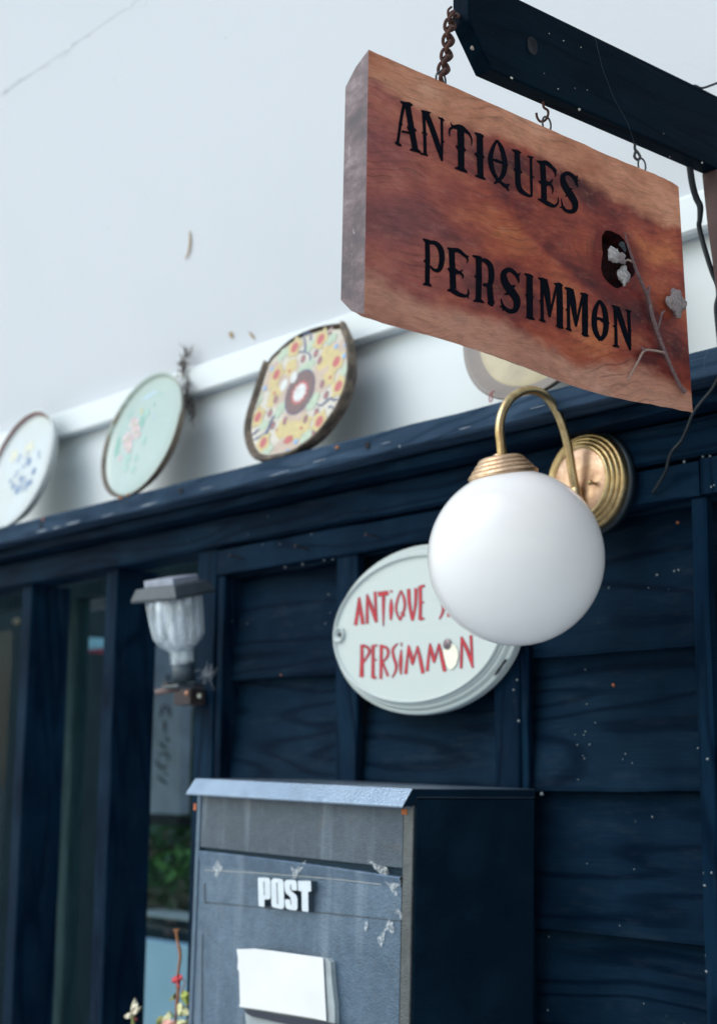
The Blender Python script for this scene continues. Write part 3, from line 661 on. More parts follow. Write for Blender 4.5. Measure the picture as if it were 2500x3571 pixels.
ch = thing('chain', 'short rusty chain holding the near end of the wooden sign', 'chain', tuple(on_x(1537, 276, XS - .011)))
link_px = [(1573, 60), (1569, 86), (1565, 112), (1563, 138), (1561, 164), (1557, 190), (1552, 214), (1547, 238), (1542, 262)]
xc = XS - .011
cs = [on_x(x, y, xc) for x, y in link_px]
for i, c in enumerate(cs):
    ax = ((cs[min(i + 1, len(cs) - 1)] - cs[max(i - 1, 0)])).normalized()
    side = Vector((.55, .83, 0)) if i % 2 else Vector((.8, -.6, .1))
    side = (side - ax * side.dot(ax)).normalized(); n2 = ax.cross(side)
    pts = []
    for k in range(20):
        a = 2 * math.pi * k / 20; tws = .35 * math.cos(a)
        pts.append(c + ax * (.0056 * math.cos(a)) + side * (.0042 * math.sin(a)) + n2 * (.0014 * math.sin(2 * a)))
    tube('link', pts, .0014, RUST, ch, n=8, closed=True)
a0 = on_x(1572, 40, xc)
tube('hook', smoothpath([tuple(on_x(1590, 62, -.809)), tuple(on_x(1600, 54, -.805)), tuple(on_x(1590, 46, -.812)), tuple(on_x(1578, 66, -.811)), tuple(on_x(1570, 74, xc))], 6), .0011, RUST, ch, n=8)
tube('hook', smoothpath([tuple(on_x(1574, 22, xc)), tuple(on_x(1562, 36, xc)), tuple(on_x(1566, 70, xc))], 6), .0010, RUST, ch, n=8)
def hook_thing(label, path, rad, m, name='hook'):
    pts = [tuple(on_x(x, y, xc + e)) for x, y, e in path]
    o = tube(name, smoothpath(pts, 6), rad, m, None, n=8); return tag(o, label, 'hook', 'iron hooks under the beam')
hook_thing('rusty wire hook at the middle of the sign, between beam and screw eye', [(1893, 352, .003), (1896, 372, .002), (1910, 384, .003), (1910, 402, .003), (1900, 418, .002), (1884, 422, -.002), (1873, 408, -.003), (1870, 392, -.002)], .0011, RUST)
hook_thing('dark twisted wire tie at the far end of the sign', [(2214, 500, .003), (2214, 518, .002), (2222, 528, 0), (2232, 545, .002), (2224, 556, -.002), (2212, 544, -.002), (2218, 522, .001)], .0013, IRON)

# cables
CABLE = plain('black_cable_sheath', (.004, .009, .015), .5, var=.3)
cp = []
c8 = lambda x, y: (2300 + .3484 * x, 450 + .3484 * y)
for x, y, yy in ((300, 330, 1.10), (305, 400, 1.105), (330, 560, 1.115), (368, 690, 1.125), (405, 770, 1.13), (402, 900, 1.135), (395, 970, 1.14), (430, 1120, 1.145), (480, 1290, 1.15), (530, 1440, 1.155), (576, 1550, 1.16), (590, 1660, 1.165), (568, 1780, 1.17), (580, 1950, 1.175), (600, 2150, 1.18), (600, 2350, 1.183)):
    cp.append((*on_y(*c8(x, y), yy), .0032 if y < 800 else .0026))
cD = lambda x, y: (2000 + .3484 * x, 1150 + .3484 * y)
for x, y, yy in ((1460, 430, 1.183), (1435, 500, 1.184), (1380, 600, 1.187), (1280, 720, 1.19), (1200, 830, 1.193), (1140, 980, 1.20), (1080, 1110, 1.21), (1000, 1200, 1.215), (955, 1290, 1.222), (930, 1400, 1.228), (890, 1480, 1.234), (790, 1640, 1.240)):
    cp.append((*on_y(*cD(x, y), yy), .0017))
cp = smoothpath(cp, 4)
tag(tube('cable', [q[:3] for q in cp], [q[3] for q in cp], CABLE, n=8), 'black cable dropping from the beam past the sign and down the dark lintel', 'cable')
wp = smoothpath([(*on_x(2395, 300, -.806),), (*on_x(2425, 297, -.803),), (*on_x(2450, 305, -.798),), (*on_x(2500, 288, -.795),), (*on_x(2560, 268, -.79),)], 5)
tag(tube('wire', wp, .0011, CABLE, n=8), 'thin black wire tied to the top of the beam at the right edge', 'wire')

WEB = plain('pale_web_silk', (.10, .13, .16), .8)
st_ = [[(2405, 1258), (2430, 1252), (2457, 1246), (2480, 1256), (2510, 1264)], [(2410, 1304), (2432, 1298), (2452, 1294), (2478, 1300), (2510, 1312)], [(2457, 1246), (2455, 1275), (2452, 1294)], [(2457, 1246), (2464, 1232), (2466, 1222)]]
tag(obj('cobweb', *join([tube_vf([on_y(x, y, 1.165 + .004 * i) for i, (x, y) in enumerate(q)], .00010, 4) for q in st_]), WEB), 'fine cobweb strands over the ledge right of the sign', 'cobweb')
tag(obj('cobweb', *join([tube_vf([on_x(x, y, XF + .0012) for x, y in ((2075, 130), (2100, 235), (2140, 340), (2190, 430), (2212, 500))], .00007, 4)]), WEB), 'single long web thread hanging across the face of the beam', 'cobweb')

# ================================================================== WALL LAMP
la = thing('wall_lamp', 'brass wall lamp with a white opal glass globe and curved arm', 'lamp', tuple(on_y(2060, 1690, D - .016)))
bp = on_y(2060, 1688, D - .018); xl = bp.x; R = .054
lathe('mount', [(0, .004), (.0560, .004), (.0575, .002), (.0575, -.004), (0, -.004)], bp + Vector((0, .001, 0)), (0, -1, 0), plain('black_lamp_mount', (.010, .02, .03), .4), la, n=64)
pr = [(R * 1.0, 0.0), (R * 1.01, .003)]
for k in range(4):
    r1 = R * (1.0 - .078 * k); y1 = .004 + .0030 * k
    for j in range(7):
        a = math.pi * j / 6
        pr.append((r1 - R * .039 * (1 - math.cos(a)), y1 + .0026 * math.sin(a) + .0030 * j / 6))
pr += [(R * .675, .0165), (R * .66, .0150)]
lathe('backplate', pr, bp + Vector((0, -.003, 0)), (0, -1, 0), BRASS, la, n=96)
lathe('backplate_disc', [(R * .662, .0148), (R * .64, .0152), (R * .3, .0152), (0, .0152)], bp + Vector((0, -.003, 0)), (0, -1, 0), brass('rosy_brass_disc', (.62, .42, .30), .34), la, n=64)
zq = lambda x, y: (1600 + .43559 * x, 1300 + .43559 * y)
kn = on_y(*zq(1090, 885), bp.y - .018)
lathe('thumb_screw', [(0, .0105), (.0022, .010), (.0030, .008), (.0028, .0062), (.0018, .0058), (.0018, -.004), (0, -.004)], kn, (0, -1, 0), BRASS, la, n=20)
kn2 = on_y(*zq(880, 980), bp.y - .018)
arm = [(345, 668), (336, 560), (326, 450), (345, 330), (400, 222), (480, 160), (560, 138), (640, 152), (720, 212), (790, 322), (836, 440), (868, 560), (890, 680), (908, 800), (930, 905), (948, 960)]
ap = smoothpath([tuple(on_x(*zq(x, y), xl)) for x, y in arm], 6)
tube('arm', ap, .0047, BRASS, la, n=18)
je = Vector(ap[-1])
lathe('arm_joint', [(0, -.001), (.0062, -.001), (.0066, .001), (.0062, .003), (.0072, .004), (.0072, .010), (.0060, .0105), (.0060, .020), (.0048, .022), (0, .022)], je + Vector((0, 0, -.016)), (0, -.10, 1), BRASS, la, n=28)
tube('arm_stub', [je + Vector((0, -.001, -.006)), Vector((xl, bp.y - .016, je.z - .006))], .0052, BRASS, la, n=18)
G = Vector((xl, 1.1150, .2292 + H)); C = Vector((xl - .004, 1.1010, .3169 + H))
ga = (C - G).normalized(); RG = .0889; RO = .0330; h0 = math.sqrt(RG ** 2 - RO ** 2)
pr = [(RG * math.sin(t), -RG * math.cos(t)) for t in [i * (math.pi - math.asin(RO / RG)) / 44 for i in range(45)]]
pr += [(RO - .001, h0 + .002), (RO - .004, h0 + .001), (RO - .006, h0 - .006)]
def opal():                                 # thin opal glass: half the light is scattered back, half passes into the ball
    b = NB('white_opal_glass'); t = b.t; out = t.nodes['Material Output']
    nz = b.noise(b.map(), 26, 5, .6); col = b.mix(b.ramp(nz, (.4, 0.0), (.75, 1.0)), (.965, .97, .985), (.94, .945, .955))
    df, tl, gl = (t.nodes.new('ShaderNodeBsdf' + k) for k in ('Diffuse', 'Translucent', 'Glossy'))
    t.links.new(col, df.inputs[0]); t.links.new(col, tl.inputs[0]); gl.inputs['Roughness'].default_value = .14
    m1, m2 = t.nodes.new('ShaderNodeMixShader'), t.nodes.new('ShaderNodeMixShader'); m1.inputs[0].default_value = .38
    t.links.new(df.outputs[0], m1.inputs[1]); t.links.new(tl.outputs[0], m1.inputs[2])
    fr = b.math('MULTIPLY', b.n('ShaderNodeFresnel', {'IOR': 1.4}), b.math('SUBTRACT', 1.0, b.n('ShaderNodeNewGeometry', out='Backfacing')))
    t.links.new(fr, m2.inputs[0]); t.links.new(m1.outputs[0], m2.inputs[1]); t.links.new(gl.outputs[0], m2.inputs[2]); t.links.new(m2.outputs[0], out.inputs[0])
    return b.m
lathe('globe', pr, G, ga, opal(), la, n=96)
cpf = [(RO + .0005, h0 - .001), (RO + .0022, h0), (RO + .0026, h0 + .0018)]
rr, hh = RO + .0026, h0 + .0018
for k in range(4):
    for a in range(7):
        t = math.pi * a / 6
        cpf.append((rr - .0038 * (1 - math.cos(t)) / 2 + .0012 * math.sin(t), hh + .0046 * (1 - math.cos(t)) / 2))
    rr -= .0038; hh += .0046
cpf += [(rr - .001, hh + .0004), (.0072, hh + .0008), (.0072, hh + .0034), (.0055, hh + .0040), (0, hh + .0040)]
lathe('cap', cpf, G, ga, BRASS_P, la, n=72)

# ================================================================== OVAL ENAMEL SIGN
YO = D - .024
ov = thing('oval_sign', 'pale oval sign plate with moulded rim and thin red lettering', 'sign', tuple(on_y(1430, 2492, D)))
pl_, pr_ = on_y(1160, 2215, YO), on_y(1795, 2150, YO); pt_, pb_ = on_y(1470, 1895, YO), on_y(1440, 2492, YO)
oc = Vector((-1.3245, YO, .1855 + H)); oa, ob = .160, .1012
def oval_mat():
    b = NB('pale_grey_enamel'); v = b.map(); nz = b.noise(v, 18, 5); st = b.noise(b.map((.3, 1, 3)), 60, 5, .65)
    col = b.mix(b.math('MULTIPLY', b.ramp(st, (.55, 0.0), (.75, 1.0)), .35), (.47, .525, .525), (.38, .43, .42))
    b.set(Base_Color=col, Roughness=.42, Normal=b.bump(st, .08, .0006)); return b.m
OVM = oval_mat()
def ell(s, dep, n=96): return [oc + Vector((oa * s * math.cos(2 * math.pi * k / n), dep, ob * s * math.sin(2 * math.pi * k / n))) for k in range(n)]
def rings(L, n=96, close=True):
    v, f = [], []
    for e, dep in L: v += [oc + Vector(((oa - e) * math.cos(2 * math.pi * k / n), dep, (ob - e) * math.sin(2 * math.pi * k / n))) for k in range(n)]
    for i in range(len(L) - 1):
        for k in range(n): f.append((i * n + k, i * n + (k + 1) % n, i * n + n + (k + 1) % n, i * n + n + k))
    if close: f.append(tuple(range((len(L) - 1) * n, len(L) * n)))
    return v, f
obj('plate', *rings([(.004, .022), (0, .021), (0, .016), (.0006, .012), (.003, .0105), (.0045, .0105), (.0055, .0085), (.0075, .0060), (.010, .0055), (.0112, .0035), (.013, .0022)]), OVM, ov)
obj('rim', *rings([(.0128, .0024), (.0134, -.0006), (.0146, -.0020), (.0160, -.0006), (.0168, .0024)], close=False), OVM, ov, smooth=True)
# screw lug at the left end
lc = on_y(1182, 2214, YO)
v1 = lathe_vf([(.0098, .0), (.0098, .0028), (.0086, .0042), (.0072, .003), (.0068, .0004), (0, .0004)], lc + Vector((0, .0018, 0)), (0, -1, 0), 28)
obj('screw_lug', *v1, OVM, ov, smooth=True)
lathe('screw', [(.0030, 0), (.0030, .0012), (.0018, .0019), (0, .0020)], lc + Vector((0, .0012, 0)), (0, -1, 0), IRON, ov, n=14)
RED = plain('red_lettering_paint', (.42, .008, .022), .5, var=.2); NAVY = plain('navy_outline_paint', (.03, .04, .10), .5)
zo = lambda x, y: (1150 + .43559 * x, 1850 + .43559 * y)
OV = [
 [(232,535,6),(222,640,18),(205,760,22)],[(236,535,8),(250,650,20),(264,752,24)],[(215,672,8),(250,667,8)],
 [(296,510,5),(298,620,17),(298,748,18)],[(296,515,12),(335,620,25),(372,735,18)],[(362,490,18),(366,600,16),(374,735,10)],
 [(385,512,32),(425,506,32),(468,500,32)],[(430,515,22),(428,620,17),(428,768,3)],
 [(490,548,6),(490,630,27),(488,718,10)],[(490,496,16),(494,478,6)],
 [(568,480,8),(540,560,13),(530,640,13),(562,720,10)],[(568,480,8),(592,540,15),(598,620,15),(562,720,10)],[(566,655,4),(600,685,11)],
 [(630,468,22),(636,580,21),(660,722,16)],[(688,462,20),(684,600,17),(662,722,12)],
 [(722,445,24),(724,580,21),(722,718,22)],[(725,452,20),(760,442,12)],[(724,580,14),(756,575,5)],[(724,712,18),(756,704,9)],
 [(930,440,6),(890,470,16),(880,530,18),(905,600,20),(905,650,16),(876,712,6)],
 [(948,440,18),(950,690,18)],[(1010,430,18),(1012,680,18)],[(950,565,10),(1010,560,10)],
 [(1065,420,10),(1040,540,15),(1065,670,10)],[(1065,420,10),(1095,540,15),(1065,670,10)],
 [(1130,415,20),(1132,660,18)],[(1132,420,14),(1180,450,18),(1175,510,16),(1135,545,6)],
 [(256,915,20),(256,1040,23),(254,1175,30)],[(258,920,14),(305,940,17),(312,985,17),(260,1070,8)],
 [(345,920,21),(345,1050,19),(345,1185,23)],[(345,925,16),(382,920,7)],[(345,1040,12),(378,1035,5)],[(345,1180,16),(375,1180,7)],
 [(412,915,20),(410,1050,19),(408,1190,17)],[(412,925,14),(462,950,17),(460,1010,15),(415,1060,6)],[(420,1050,9),(465,1168,15)],
 [(545,905,5),(505,950,15),(510,1010,17),(530,1080,17),(525,1130,13),(498,1180,5)],
 [(572,955,5),(566,1060,25),(568,1155,6)],[(572,898,8),(574,928,5)],
 [(628,920,6),(618,1040,15),(606,1150,20)],[(628,920,8),(648,1000,23),(662,1078,12)],[(702,925,5),(680,1010,13),(662,1078,8)],[(702,925,8),(725,1040,23),(745,1145,22)],
 [(800,905,6),(790,1010,15),(778,1128,18)],[(800,905,8),(820,990,23),(835,1060,12)],[(872,905,5),(850,1000,13),(835,1060,8)],[(872,905,10),(895,1010,25),(920,1130,24)],
 [(1052,850,8),(1054,970,17),(1050,1105,16)],[(1052,855,12),(1100,960,25),(1145,1100,12)],[(1128,840,18),(1135,960,15),(1142,1095,8)]]
LY = YO + .0020
i0 = 0
for cnt in (3, 3, 2, 2, 3, 2, 4, 1, 3, 2, 2, 2, 4, 3, 1, 2, 4, 4, 3):
    q = OV[i0:i0 + cnt]; i0 += cnt
    lt = obj('letter', *ribbon(q, lambda x, y, l: on_y(*zo(x, y), LY - .00045 - .00001 * l), widen=.5), RED, ov)
    obj('letter_outline', *ribbon(q, lambda x, y, l: on_y(*zo(x, y), LY - .00015 - .00001 * l), widen=4.0), NAVY, lt)
CREAM = plain('cream_bare_patch', (.72, .70, .58), .6)
td = [(930, 935), (965, 905), (1000, 915), (1025, 960), (1030, 1010), (1015, 1070), (985, 1110), (960, 1112), (935, 1085), (915, 1020), (908, 960)]
obj('bare_patch', *slab([on_y(*zo(x, y), LY - .0008) for x, y in td], [], (0, -.0004, 0)), CREAM, ov)
sc_ = on_y(*zo(942, 912), LY - .001)
obj('screw', *join([lathe_vf([(.0062, 0), (.0060, .0014), (.0045, .0022), (.0032, .0022), (.0030, .0036), (.0016, .0040), (0, .0032)], sc_, (0, -1, 0), 20)]), plain('purple_grey_screw', (.20, .16, .17), .45, .6), ov, smooth=True)
cb = [(1300, 1160), (1340, 1130), (1365, 1085), (1400, 1050), (1412, 1030), (1395, 1080), (1362, 1110), (1345, 1150), (1315, 1175)]
obj('chipped_spot', *ribbon([[(1318, 1165, 6), (1345, 1130, 22), (1375, 1085, 16), (1408, 1040, 20), (1412, 1030, 4)]], lambda x, y, l: on_y(*zo(x, y), YO + .0100)), BLACK_GAP, ov)

# ================================================================== MAILBOX
YM = 1.0700                                  # face of the box
MB_R = math.radians(1.45)                    # it hangs slightly askew
xr_ = on_y(1857, 2752, D).x
mroot = Vector((-1.35, D - .002, H - .50))
mb = thing('mailbox', 'grey steel mailbox with raised white lettering and a shiny sloped lid', 'mailbox', tuple(mroot))
Rm = Matrix.Rotation(MB_R, 3, 'Y'); Ri = Rm.inverted()
def ml(px, py, y=YM):                        # photo point on a plane y -> the box's own untilted frame
    return Ri @ (on_y(px, py, y) - mroot) + mroot
x0m, x1m = ml(677, 3100).x, ml(1438, 3100).x
zt = ml(1050, 2805).z; z0m = mroot.z
def mailmat(name, c0, c1, rough, met, dark=False, mot=1.0):
    b = NB(name); v = b.map(); nz = b.noise(v, 14, 6, .6); peel = b.noise(v, 520, 2, .5); st = b.noise(b.map((1, 1, .10)), 28, 4, .6)
    col = b.mix(b.ramp(nz, (.3, 0.0), (.7, 1.0)), c0, c1)
    if not dark:
        mt = b.noise(v, 95, 5, .65)
        col = b.mix(b.ramp(mt, (.32, .26 * mot), (.52, 0.0)), col, tuple(x * .5 for x in c0))
        col = b.mix(b.ramp(mt, (.52, 0.0), (.72, .22 * mot)), col, tuple(min(1, x * 1.5) for x in c1))
        big = b.noise(b.map((1, 1, .6)), 6, 5, .65)
        col = b.mix(b.ramp(big, (.35, 0.0), (.65, .55)), col, tuple(x * .55 for x in c0))
        col = b.mix(b.math('MULTIPLY', b.ramp(st, (.55, 0.0), (.75, 1.0)), .45), col, (.26, .33, .42))
        ru = b.ramp(b.noise(v, 33, 6, .7), (.58, 0.0), (.78, 1.0))
        col = b.mix(b.math('MULTIPLY', ru, .32), col, (.15, .115, .085))
        b.set(Metallic=met)
    else:
        col = b.mix(b.math('MULTIPLY', b.specks(v, 45, .07, .3), .5), col, (.22, .25, .26))
        b.set(Specular_IOR_Level=.35, Specular_Tint=(.25, .6, .9, 1))
    b.set(Base_Color=col, Roughness=b.ramp(nz, (.3, rough), (.7, rough + .14)), Normal=b.bump(peel, .75, .0012)); return b.m
MBODY = mailmat('hammered_grey_mailbox_paint', (.080, .130, .200), (.140, .205, .290), .34, .6)
MSIDE = mailmat('shaded_mailbox_side_paint', (.0025, .0085, .0185), (.0055, .0170, .0330), .42, .0, dark=True)  # same paint as the front, with the side's shade put into its colour
MFLAP = mailmat('browned_mailbox_flap_paint', (.058, .082, .115), (.105, .138, .180), .40, .5)
MLID = mailmat('polished_lid_steel', (.26, .34, .44), (.34, .43, .53), .28, .9, mot=.2)
# shell
t_ = .012
zs_ = ml(1040, 2985).z                       # seam under the flap
box('shell', x0m, x1m, YM + .0035, D - .002, z0m, zt + .012, MSIDE, mb, .0012)
box('frame_side', x0m, x0m + .0075, YM - .001, YM + .003, z0m, zt + .006, MBODY, mb, .0012)
EDGE = mailmat('worn_mailbox_edge', (.085, .092, .098), (.155, .172, .185), .36, .7)
xf0 = ml(1402, 3100).x
box('frame_side', xf0 + .0006, x1m - .0002, YM - .001, YM + .003, z0m, zt + .006, EDGE, mb, .0016)
fl = ml(692, 2957), ml(1396, 3016)
box('flap', x0m + .0085, xf0 - .0006, YM, YM + .003, fl[0].z + .0008, zt + .004, MFLAP, mb, .0008)
# the lower door: its top edge stands off and curls at the right
nz_, v, f = 22, [], []
dx0, dx1 = x0m + .0085, xf0 - .0012; dzt = fl[0].z - .0035
for i in range(nz_ + 1):
    t = i / nz_; x = dx0 + (dx1 - dx0) * t; sag = .0045 * t ** 2; cur = .0016 + .0045 * max(0, t - .55) ** 1.5
    v += [(x, YM + .006, dzt - sag + .0005), (x, YM - cur + .001, dzt - sag), (x, YM - cur, dzt - sag - .0012), (x, YM + .0004, dzt - .016), (x, YM + .0006, z0m + .01)]
for i in range(nz_):
    for j in range(4): f.append((i * 5 + j, i * 5 + j + 1, i * 5 + 6 + j, i * 5 + 5 + j))
dr = obj('door', v, f, MBODY, mb)
# pressed outline round the name panel
GRV = plain('dark_pressed_line', (.018, .022, .028), .6)
def mline(name, pts, wd, y, m, parent, par_l=None):
    vv, ff = ribbon([[(x, yy, wd) for x, yy in pts]], lambda x, yy, l: ml(x, yy, y), k=4); return obj(name, vv, ff, m, parent)
mline('pressed_line', [(713, 3080), (715, 3146), (722, 3150)], 3, YM - .0002, GRV, dr)
mline('pressed_line', [(718, 3149), (900, 3165), (1150, 3188), (1396, 3214)], 3, YM - .0002, GRV, dr)
mline('pressed_line', [(706, 3260), (704, 3400), (704, 3571)], 2.5, YM - .0002, GRV, dr)
TLINE = plain('old_tape_line', (.32, .34, .34), .5)
mline('tape_edge', [(712, 3036), (900, 3046), (1150, 3066), (1330, 3086)], 2.5, YM - .0003, TLINE, dr)
# raised letters
zp = lambda x, y: (850 + .18667 * x, 3000 + .18667 * y)
LET = [
 ([(265,345),(278,332),(440,335),(480,350),(497,395),(500,690),(480,738),(385,742),(385,870),(372,880),(292,866),(278,850)], [[(368,405),(385,412),(392,655),(378,665)]]),
 ([(510,400),(525,362),(560,346),(690,355),(732,374),(745,420),(755,870),(738,912),(690,920),(560,892),(528,870),(517,820)], [[(610,425),(628,430),(641,825),(625,832)]]),
 ([(775,390),(800,376),(930,376),(975,395),(990,430),(995,560),(985,575),(890,565),(885,465),(875,455),(867,540),(882,580),(980,660),(1000,720),(1002,900),(985,940),(940,946),(815,920),(785,890),(770,830),(765,748),(790,737),(868,745),(874,838),(881,848),(890,835),(880,730),(860,690),(785,620),(765,560),(756,430)], []),
 ([(1010,398),(1022,392),(1240,394),(1255,410),(1256,585),(1245,592),(1200,600),(1206,962),(1190,975),(1098,957),(1086,940),(1080,590),(1015,575)], [])]
LWH = plain('white_letter_face', (.54, .60, .66), .4, var=.08); LDK = plain('dark_letter_side', (.035, .055, .075), .5)
for o_, hl in LET:
    y1 = YM - .0075
    V, Fc = slab([ml(*zp(x, y), y1) for x, y in o_], [[ml(*zp(x, y), y1) for x, y in q] for q in hl], (0, .0078, 0))
    # white face, dark side
    nf = len(Fc); ix = []
    for q in Fc:
        ys_ = [V[i].y for i in q]; ix.append(0 if max(ys_) - min(ys_) < 1e-5 and ys_[0] < YM - .004 else 1)
    obj('raised_letter', V, Fc, [LWH, LDK], mb, idx=ix)
# the card holder
hz = lambda x, y: (600 + .87119 * x, 2650 + .87119 * y)
ph = [(600, 795), (622, 797), (634, 812), (640, 900), (650, 985), (652, 1090), (640, 1180), (610, 1180), (300, 1100), (290, 1000), (262, 770), (350, 770)]
hold = obj('card_holder', *slab([ml(*hz(x, y), YM - .006) for x, y in ph], [], (0, .0062, 0)), plain('clear_grey_plastic', (.30, .34, .36), .25), mb)
PAPER = plain('white_paper_card', (.66, .67, .69), .7, var=.06, sc=14, bump=.9)
pp = [(258, 760), (330, 758), (400, 766), (500, 780), (596, 793), (604, 797), (608, 880), (612, 960), (617, 1048), (560, 1036), (450, 1018), (350, 1002), (280, 992), (268, 990), (272, 975), (268, 850), (262, 838), (264, 800)]
obj('card', *slab([ml(*hz(x, y), YM - .0085) for x, y in pp], [], (0, .0007, 0)), PAPER, hold)
db = [(288, 1000), (616, 1054), (650, 1060), (654, 1100), (600, 1092), (320, 1030), (295, 1016)]
obj('tray', *slab([ml(*hz(x, y), YM - .0098) for x, y in db], [], (0, .004, 0)), plain('navy_holder_tray', (.012, .018, .035), .35), hold)
# torn clear tape
def tape_mat():
    b = NB('torn_clear_tape'); nz = b.noise(b.map(), 260, 5, .7)
    t = b.t; out = t.nodes['Material Output']; tr = t.nodes.new('ShaderNodeBsdfTransparent'); mx = t.nodes.new('ShaderNodeMixShader')
    b.set(Base_Color=(.62, .66, .70, 1), Roughness=.3, Normal=b.bump(nz, .7, .002))
    t.links.new(b.ramp(nz, (.42, .03), (.68, .62)), mx.inputs[0]); t.links.new(tr.outputs[0], mx.inputs[1]); t.links.new(b.p.outputs[0], mx.inputs[2]); t.links.new(mx.outputs[0], out.inputs[0]); return b.m
TAPE = tape_mat()
scr = [[(182,402),(192,420),(203,436),(196,448),(186,452),(188,464),(176,472),(170,458),(174,446),(160,436),(172,420)],
       [(472,428),(495,440),(515,418),(534,404),(528,430),(508,452),(492,478),(478,474),(484,458)],
       [(785,402),(800,410),(830,424),(858,430),(866,456),(852,470),(862,492),(884,512),(905,540),(893,548),(874,520),(850,488),(838,462),(812,440)],
       [(862,500),(915,470),(916,500),(890,520)],
       [(893,604),(905,600),(916,612),(921,640),(914,640),(908,618),(894,616)],
       [(868,640),(882,650),(888,690),(880,700),(862,680),(852,690),(845,730),(836,752),(826,735),(820,715),(845,690),(858,660)],
       [(772,650),(780,645),(785,662),(776,690),(768,680)]]
for s_ in scr:
    obj('tape_scrap', *slab([ml(*hz(x, y), YM - .0012) for x, y in s_], [], (0, .0004, 0)), TAPE, dr)
# lid: flat top, sloped visor in front
xl0, xl1 = x0m - .0012, x1m + .0012
ztop = ml(1423, 2750, ml(0, 0).y).z
pf = Ri @ (on_x(1423, 2750, xr_) - mroot) + mroot; pli = Ri @ (on_x(1389, 2812, xr_) - mroot) + mroot
ztop = pf.z
prof = [(D - .003, ztop + .0005), (pf.y, ztop), (pli.y, pli.z), (pli.y + .0008, pli.z - .0022), (pli.y + .004, pli.z - .001), (YM - .004, zt + .004), (YM + .004, ztop - .0095), (D - .003, ztop - .0095)]
n = len(prof); V = [Vector((xl0, y, z)) for y, z in prof] + [Vector((xl1, y, z)) for y, z in prof]
Fc = [tuple(range(n)), tuple(range(2 * n - 1, n - 1, -1))] + [(i, (i + 1) % n, n + (i + 1) % n, n + i) for i in range(n)]
obj('lid', V, Fc, [MLID, MSIDE], mb, idx=[1, 1] + [0] * n, bevel=.0010)
RS = plain('orange_rust_streak', (.38, .11, .035), .85)
xs_ = x1m + .0014
for L, wd in (([(1452, 2781), (1600, 2774), (1860, 2764)], 3.0),):
    vv, ff = ribbon([[(x, y, wd) for x, y in L]], lambda x, y, l: Ri @ (on_x(x, y, xr_ + .0022) - mroot) + mroot, k=6)
    obj('rust_seam', vv, ff, plain('thin_rust_seam', (.17, .06, .045), .8), mb)
for (a, b_, c, d) in ((ml(1403, 2826), .0085, .0045, 0), (ml(679, 2806), .0050, .007, 0)):
    box('rust_spot', a.x, a.x + b_, YM - .0016, YM - .0008, a.z - c, a.z + .001, RS, mb, .0005)
mb.rotation_euler = (0, MB_R, 0)

# ================================================================== SOLAR LANTERN ON THE WINDOW POST
sl = thing('solar_lantern', 'small tilted garden lantern with ribbed clear jar and grey cap on a bracket', 'lantern', tuple(on_y(700, 2400, D - .01)))
YJ = D - .075
A = on_y(643, 2368, YJ + .012); B = on_y(605, 2085, YJ - .014)
ax = (B - A).normalized(); Lj = (B - A).length
zz = lambda t: Lj * t
def jar_mat():
    b = NB('ribbed_clear_plastic'); t = b.t; out = t.nodes['Material Output']
    b.set(Base_Color=(.72, .80, .87, 1), Roughness=.12, Specular_IOR_Level=.8)
    tr = t.nodes.new('ShaderNodeBsdfTransparent'); mx = t.nodes.new('ShaderNodeMixShader')
    t.links.new(b.ramp(b.noise(b.map((1, 1, .05)), 70, 3, .6), (.38, .10), (.60, .75)), mx.inputs[0])  # pale streaks mixed in as the bright highlights on the jar
    t.links.new(tr.outputs[0], mx.inputs[1]); t.links.new(b.p.outputs[0], mx.inputs[2]); t.links.new(mx.outputs[0], out.inputs[0]); return b.m
JAR = jar_mat(); GREYP = plain('weathered_grey_plastic', (.055, .068, .082), .5, var=.2)
rib = lambda a, h: 1 + (.035 * math.cos(16 * a) if h > Lj * .47 else 0)
rj = .0385
lathe('jar', [(0, zz(.335)), (.0150, zz(.335)), (.0165, zz(.355)), (.024, zz(.40)), (.031, zz(.465)), (.0345, zz(.54)), (.0355, zz(.62)), (rj - .001, zz(.85)), (rj, zz(1.02)), (rj - .003, zz(1.02)), (.033, zz(.62)), (.031, zz(.54)), (.021, zz(.41)), (.010, zz(.36)), (0, zz(.36))], A, ax, JAR, sl, n=96, fn=rib)
lathe('reflector', [(0, zz(.44)), (.012, zz(.44)), (.016, zz(.60)), (.017, zz(1.0)), (0, zz(1.0))], A, ax, plain('white_inner_core', (.80, .85, .88), .4), sl, n=24)
lathe('collar', [(0, zz(.19)), (.0155, zz(.19)), (.0165, zz(.20)), (.0160, zz(.33)), (.0145, zz(.345)), (0, zz(.345))], A, ax, JAR, sl, n=32)
lathe('stem', [(0, -.004), (.0150, -.004), (.0148, zz(.21)), (0, zz(.21))], A, ax, plain('grey_stem_plastic', (.045, .065, .085), .45), sl, n=32)
e1 = (Vector((1, .25, 0)) - ax * ax.dot(Vector((1, .25, 0)))).normalized(); e2 = ax.cross(e1)
def frus(name, h0_, h1_, s0, s1, m):
    v = []
    for hh_, s in ((h0_, s0), (h1_, s1)):
        for sx, sy in ((-1, -1), (1, -1), (1, 1), (-1, 1)): v.append(A + ax * hh_ + e1 * s * sx + e2 * s * sy)
    return obj(name, v, [(0, 1, 2, 3), (4, 7, 6, 5), (0, 4, 5, 1), (1, 5, 6, 2), (2, 6, 7, 3), (3, 7, 4, 0)], m, sl, bevel=.0012)
frus('cap', zz(1.0), zz(1.025), .0405, .0412, GREYP)
frus('cap', zz(1.026), zz(1.16), .0415, .0345, GREYP)
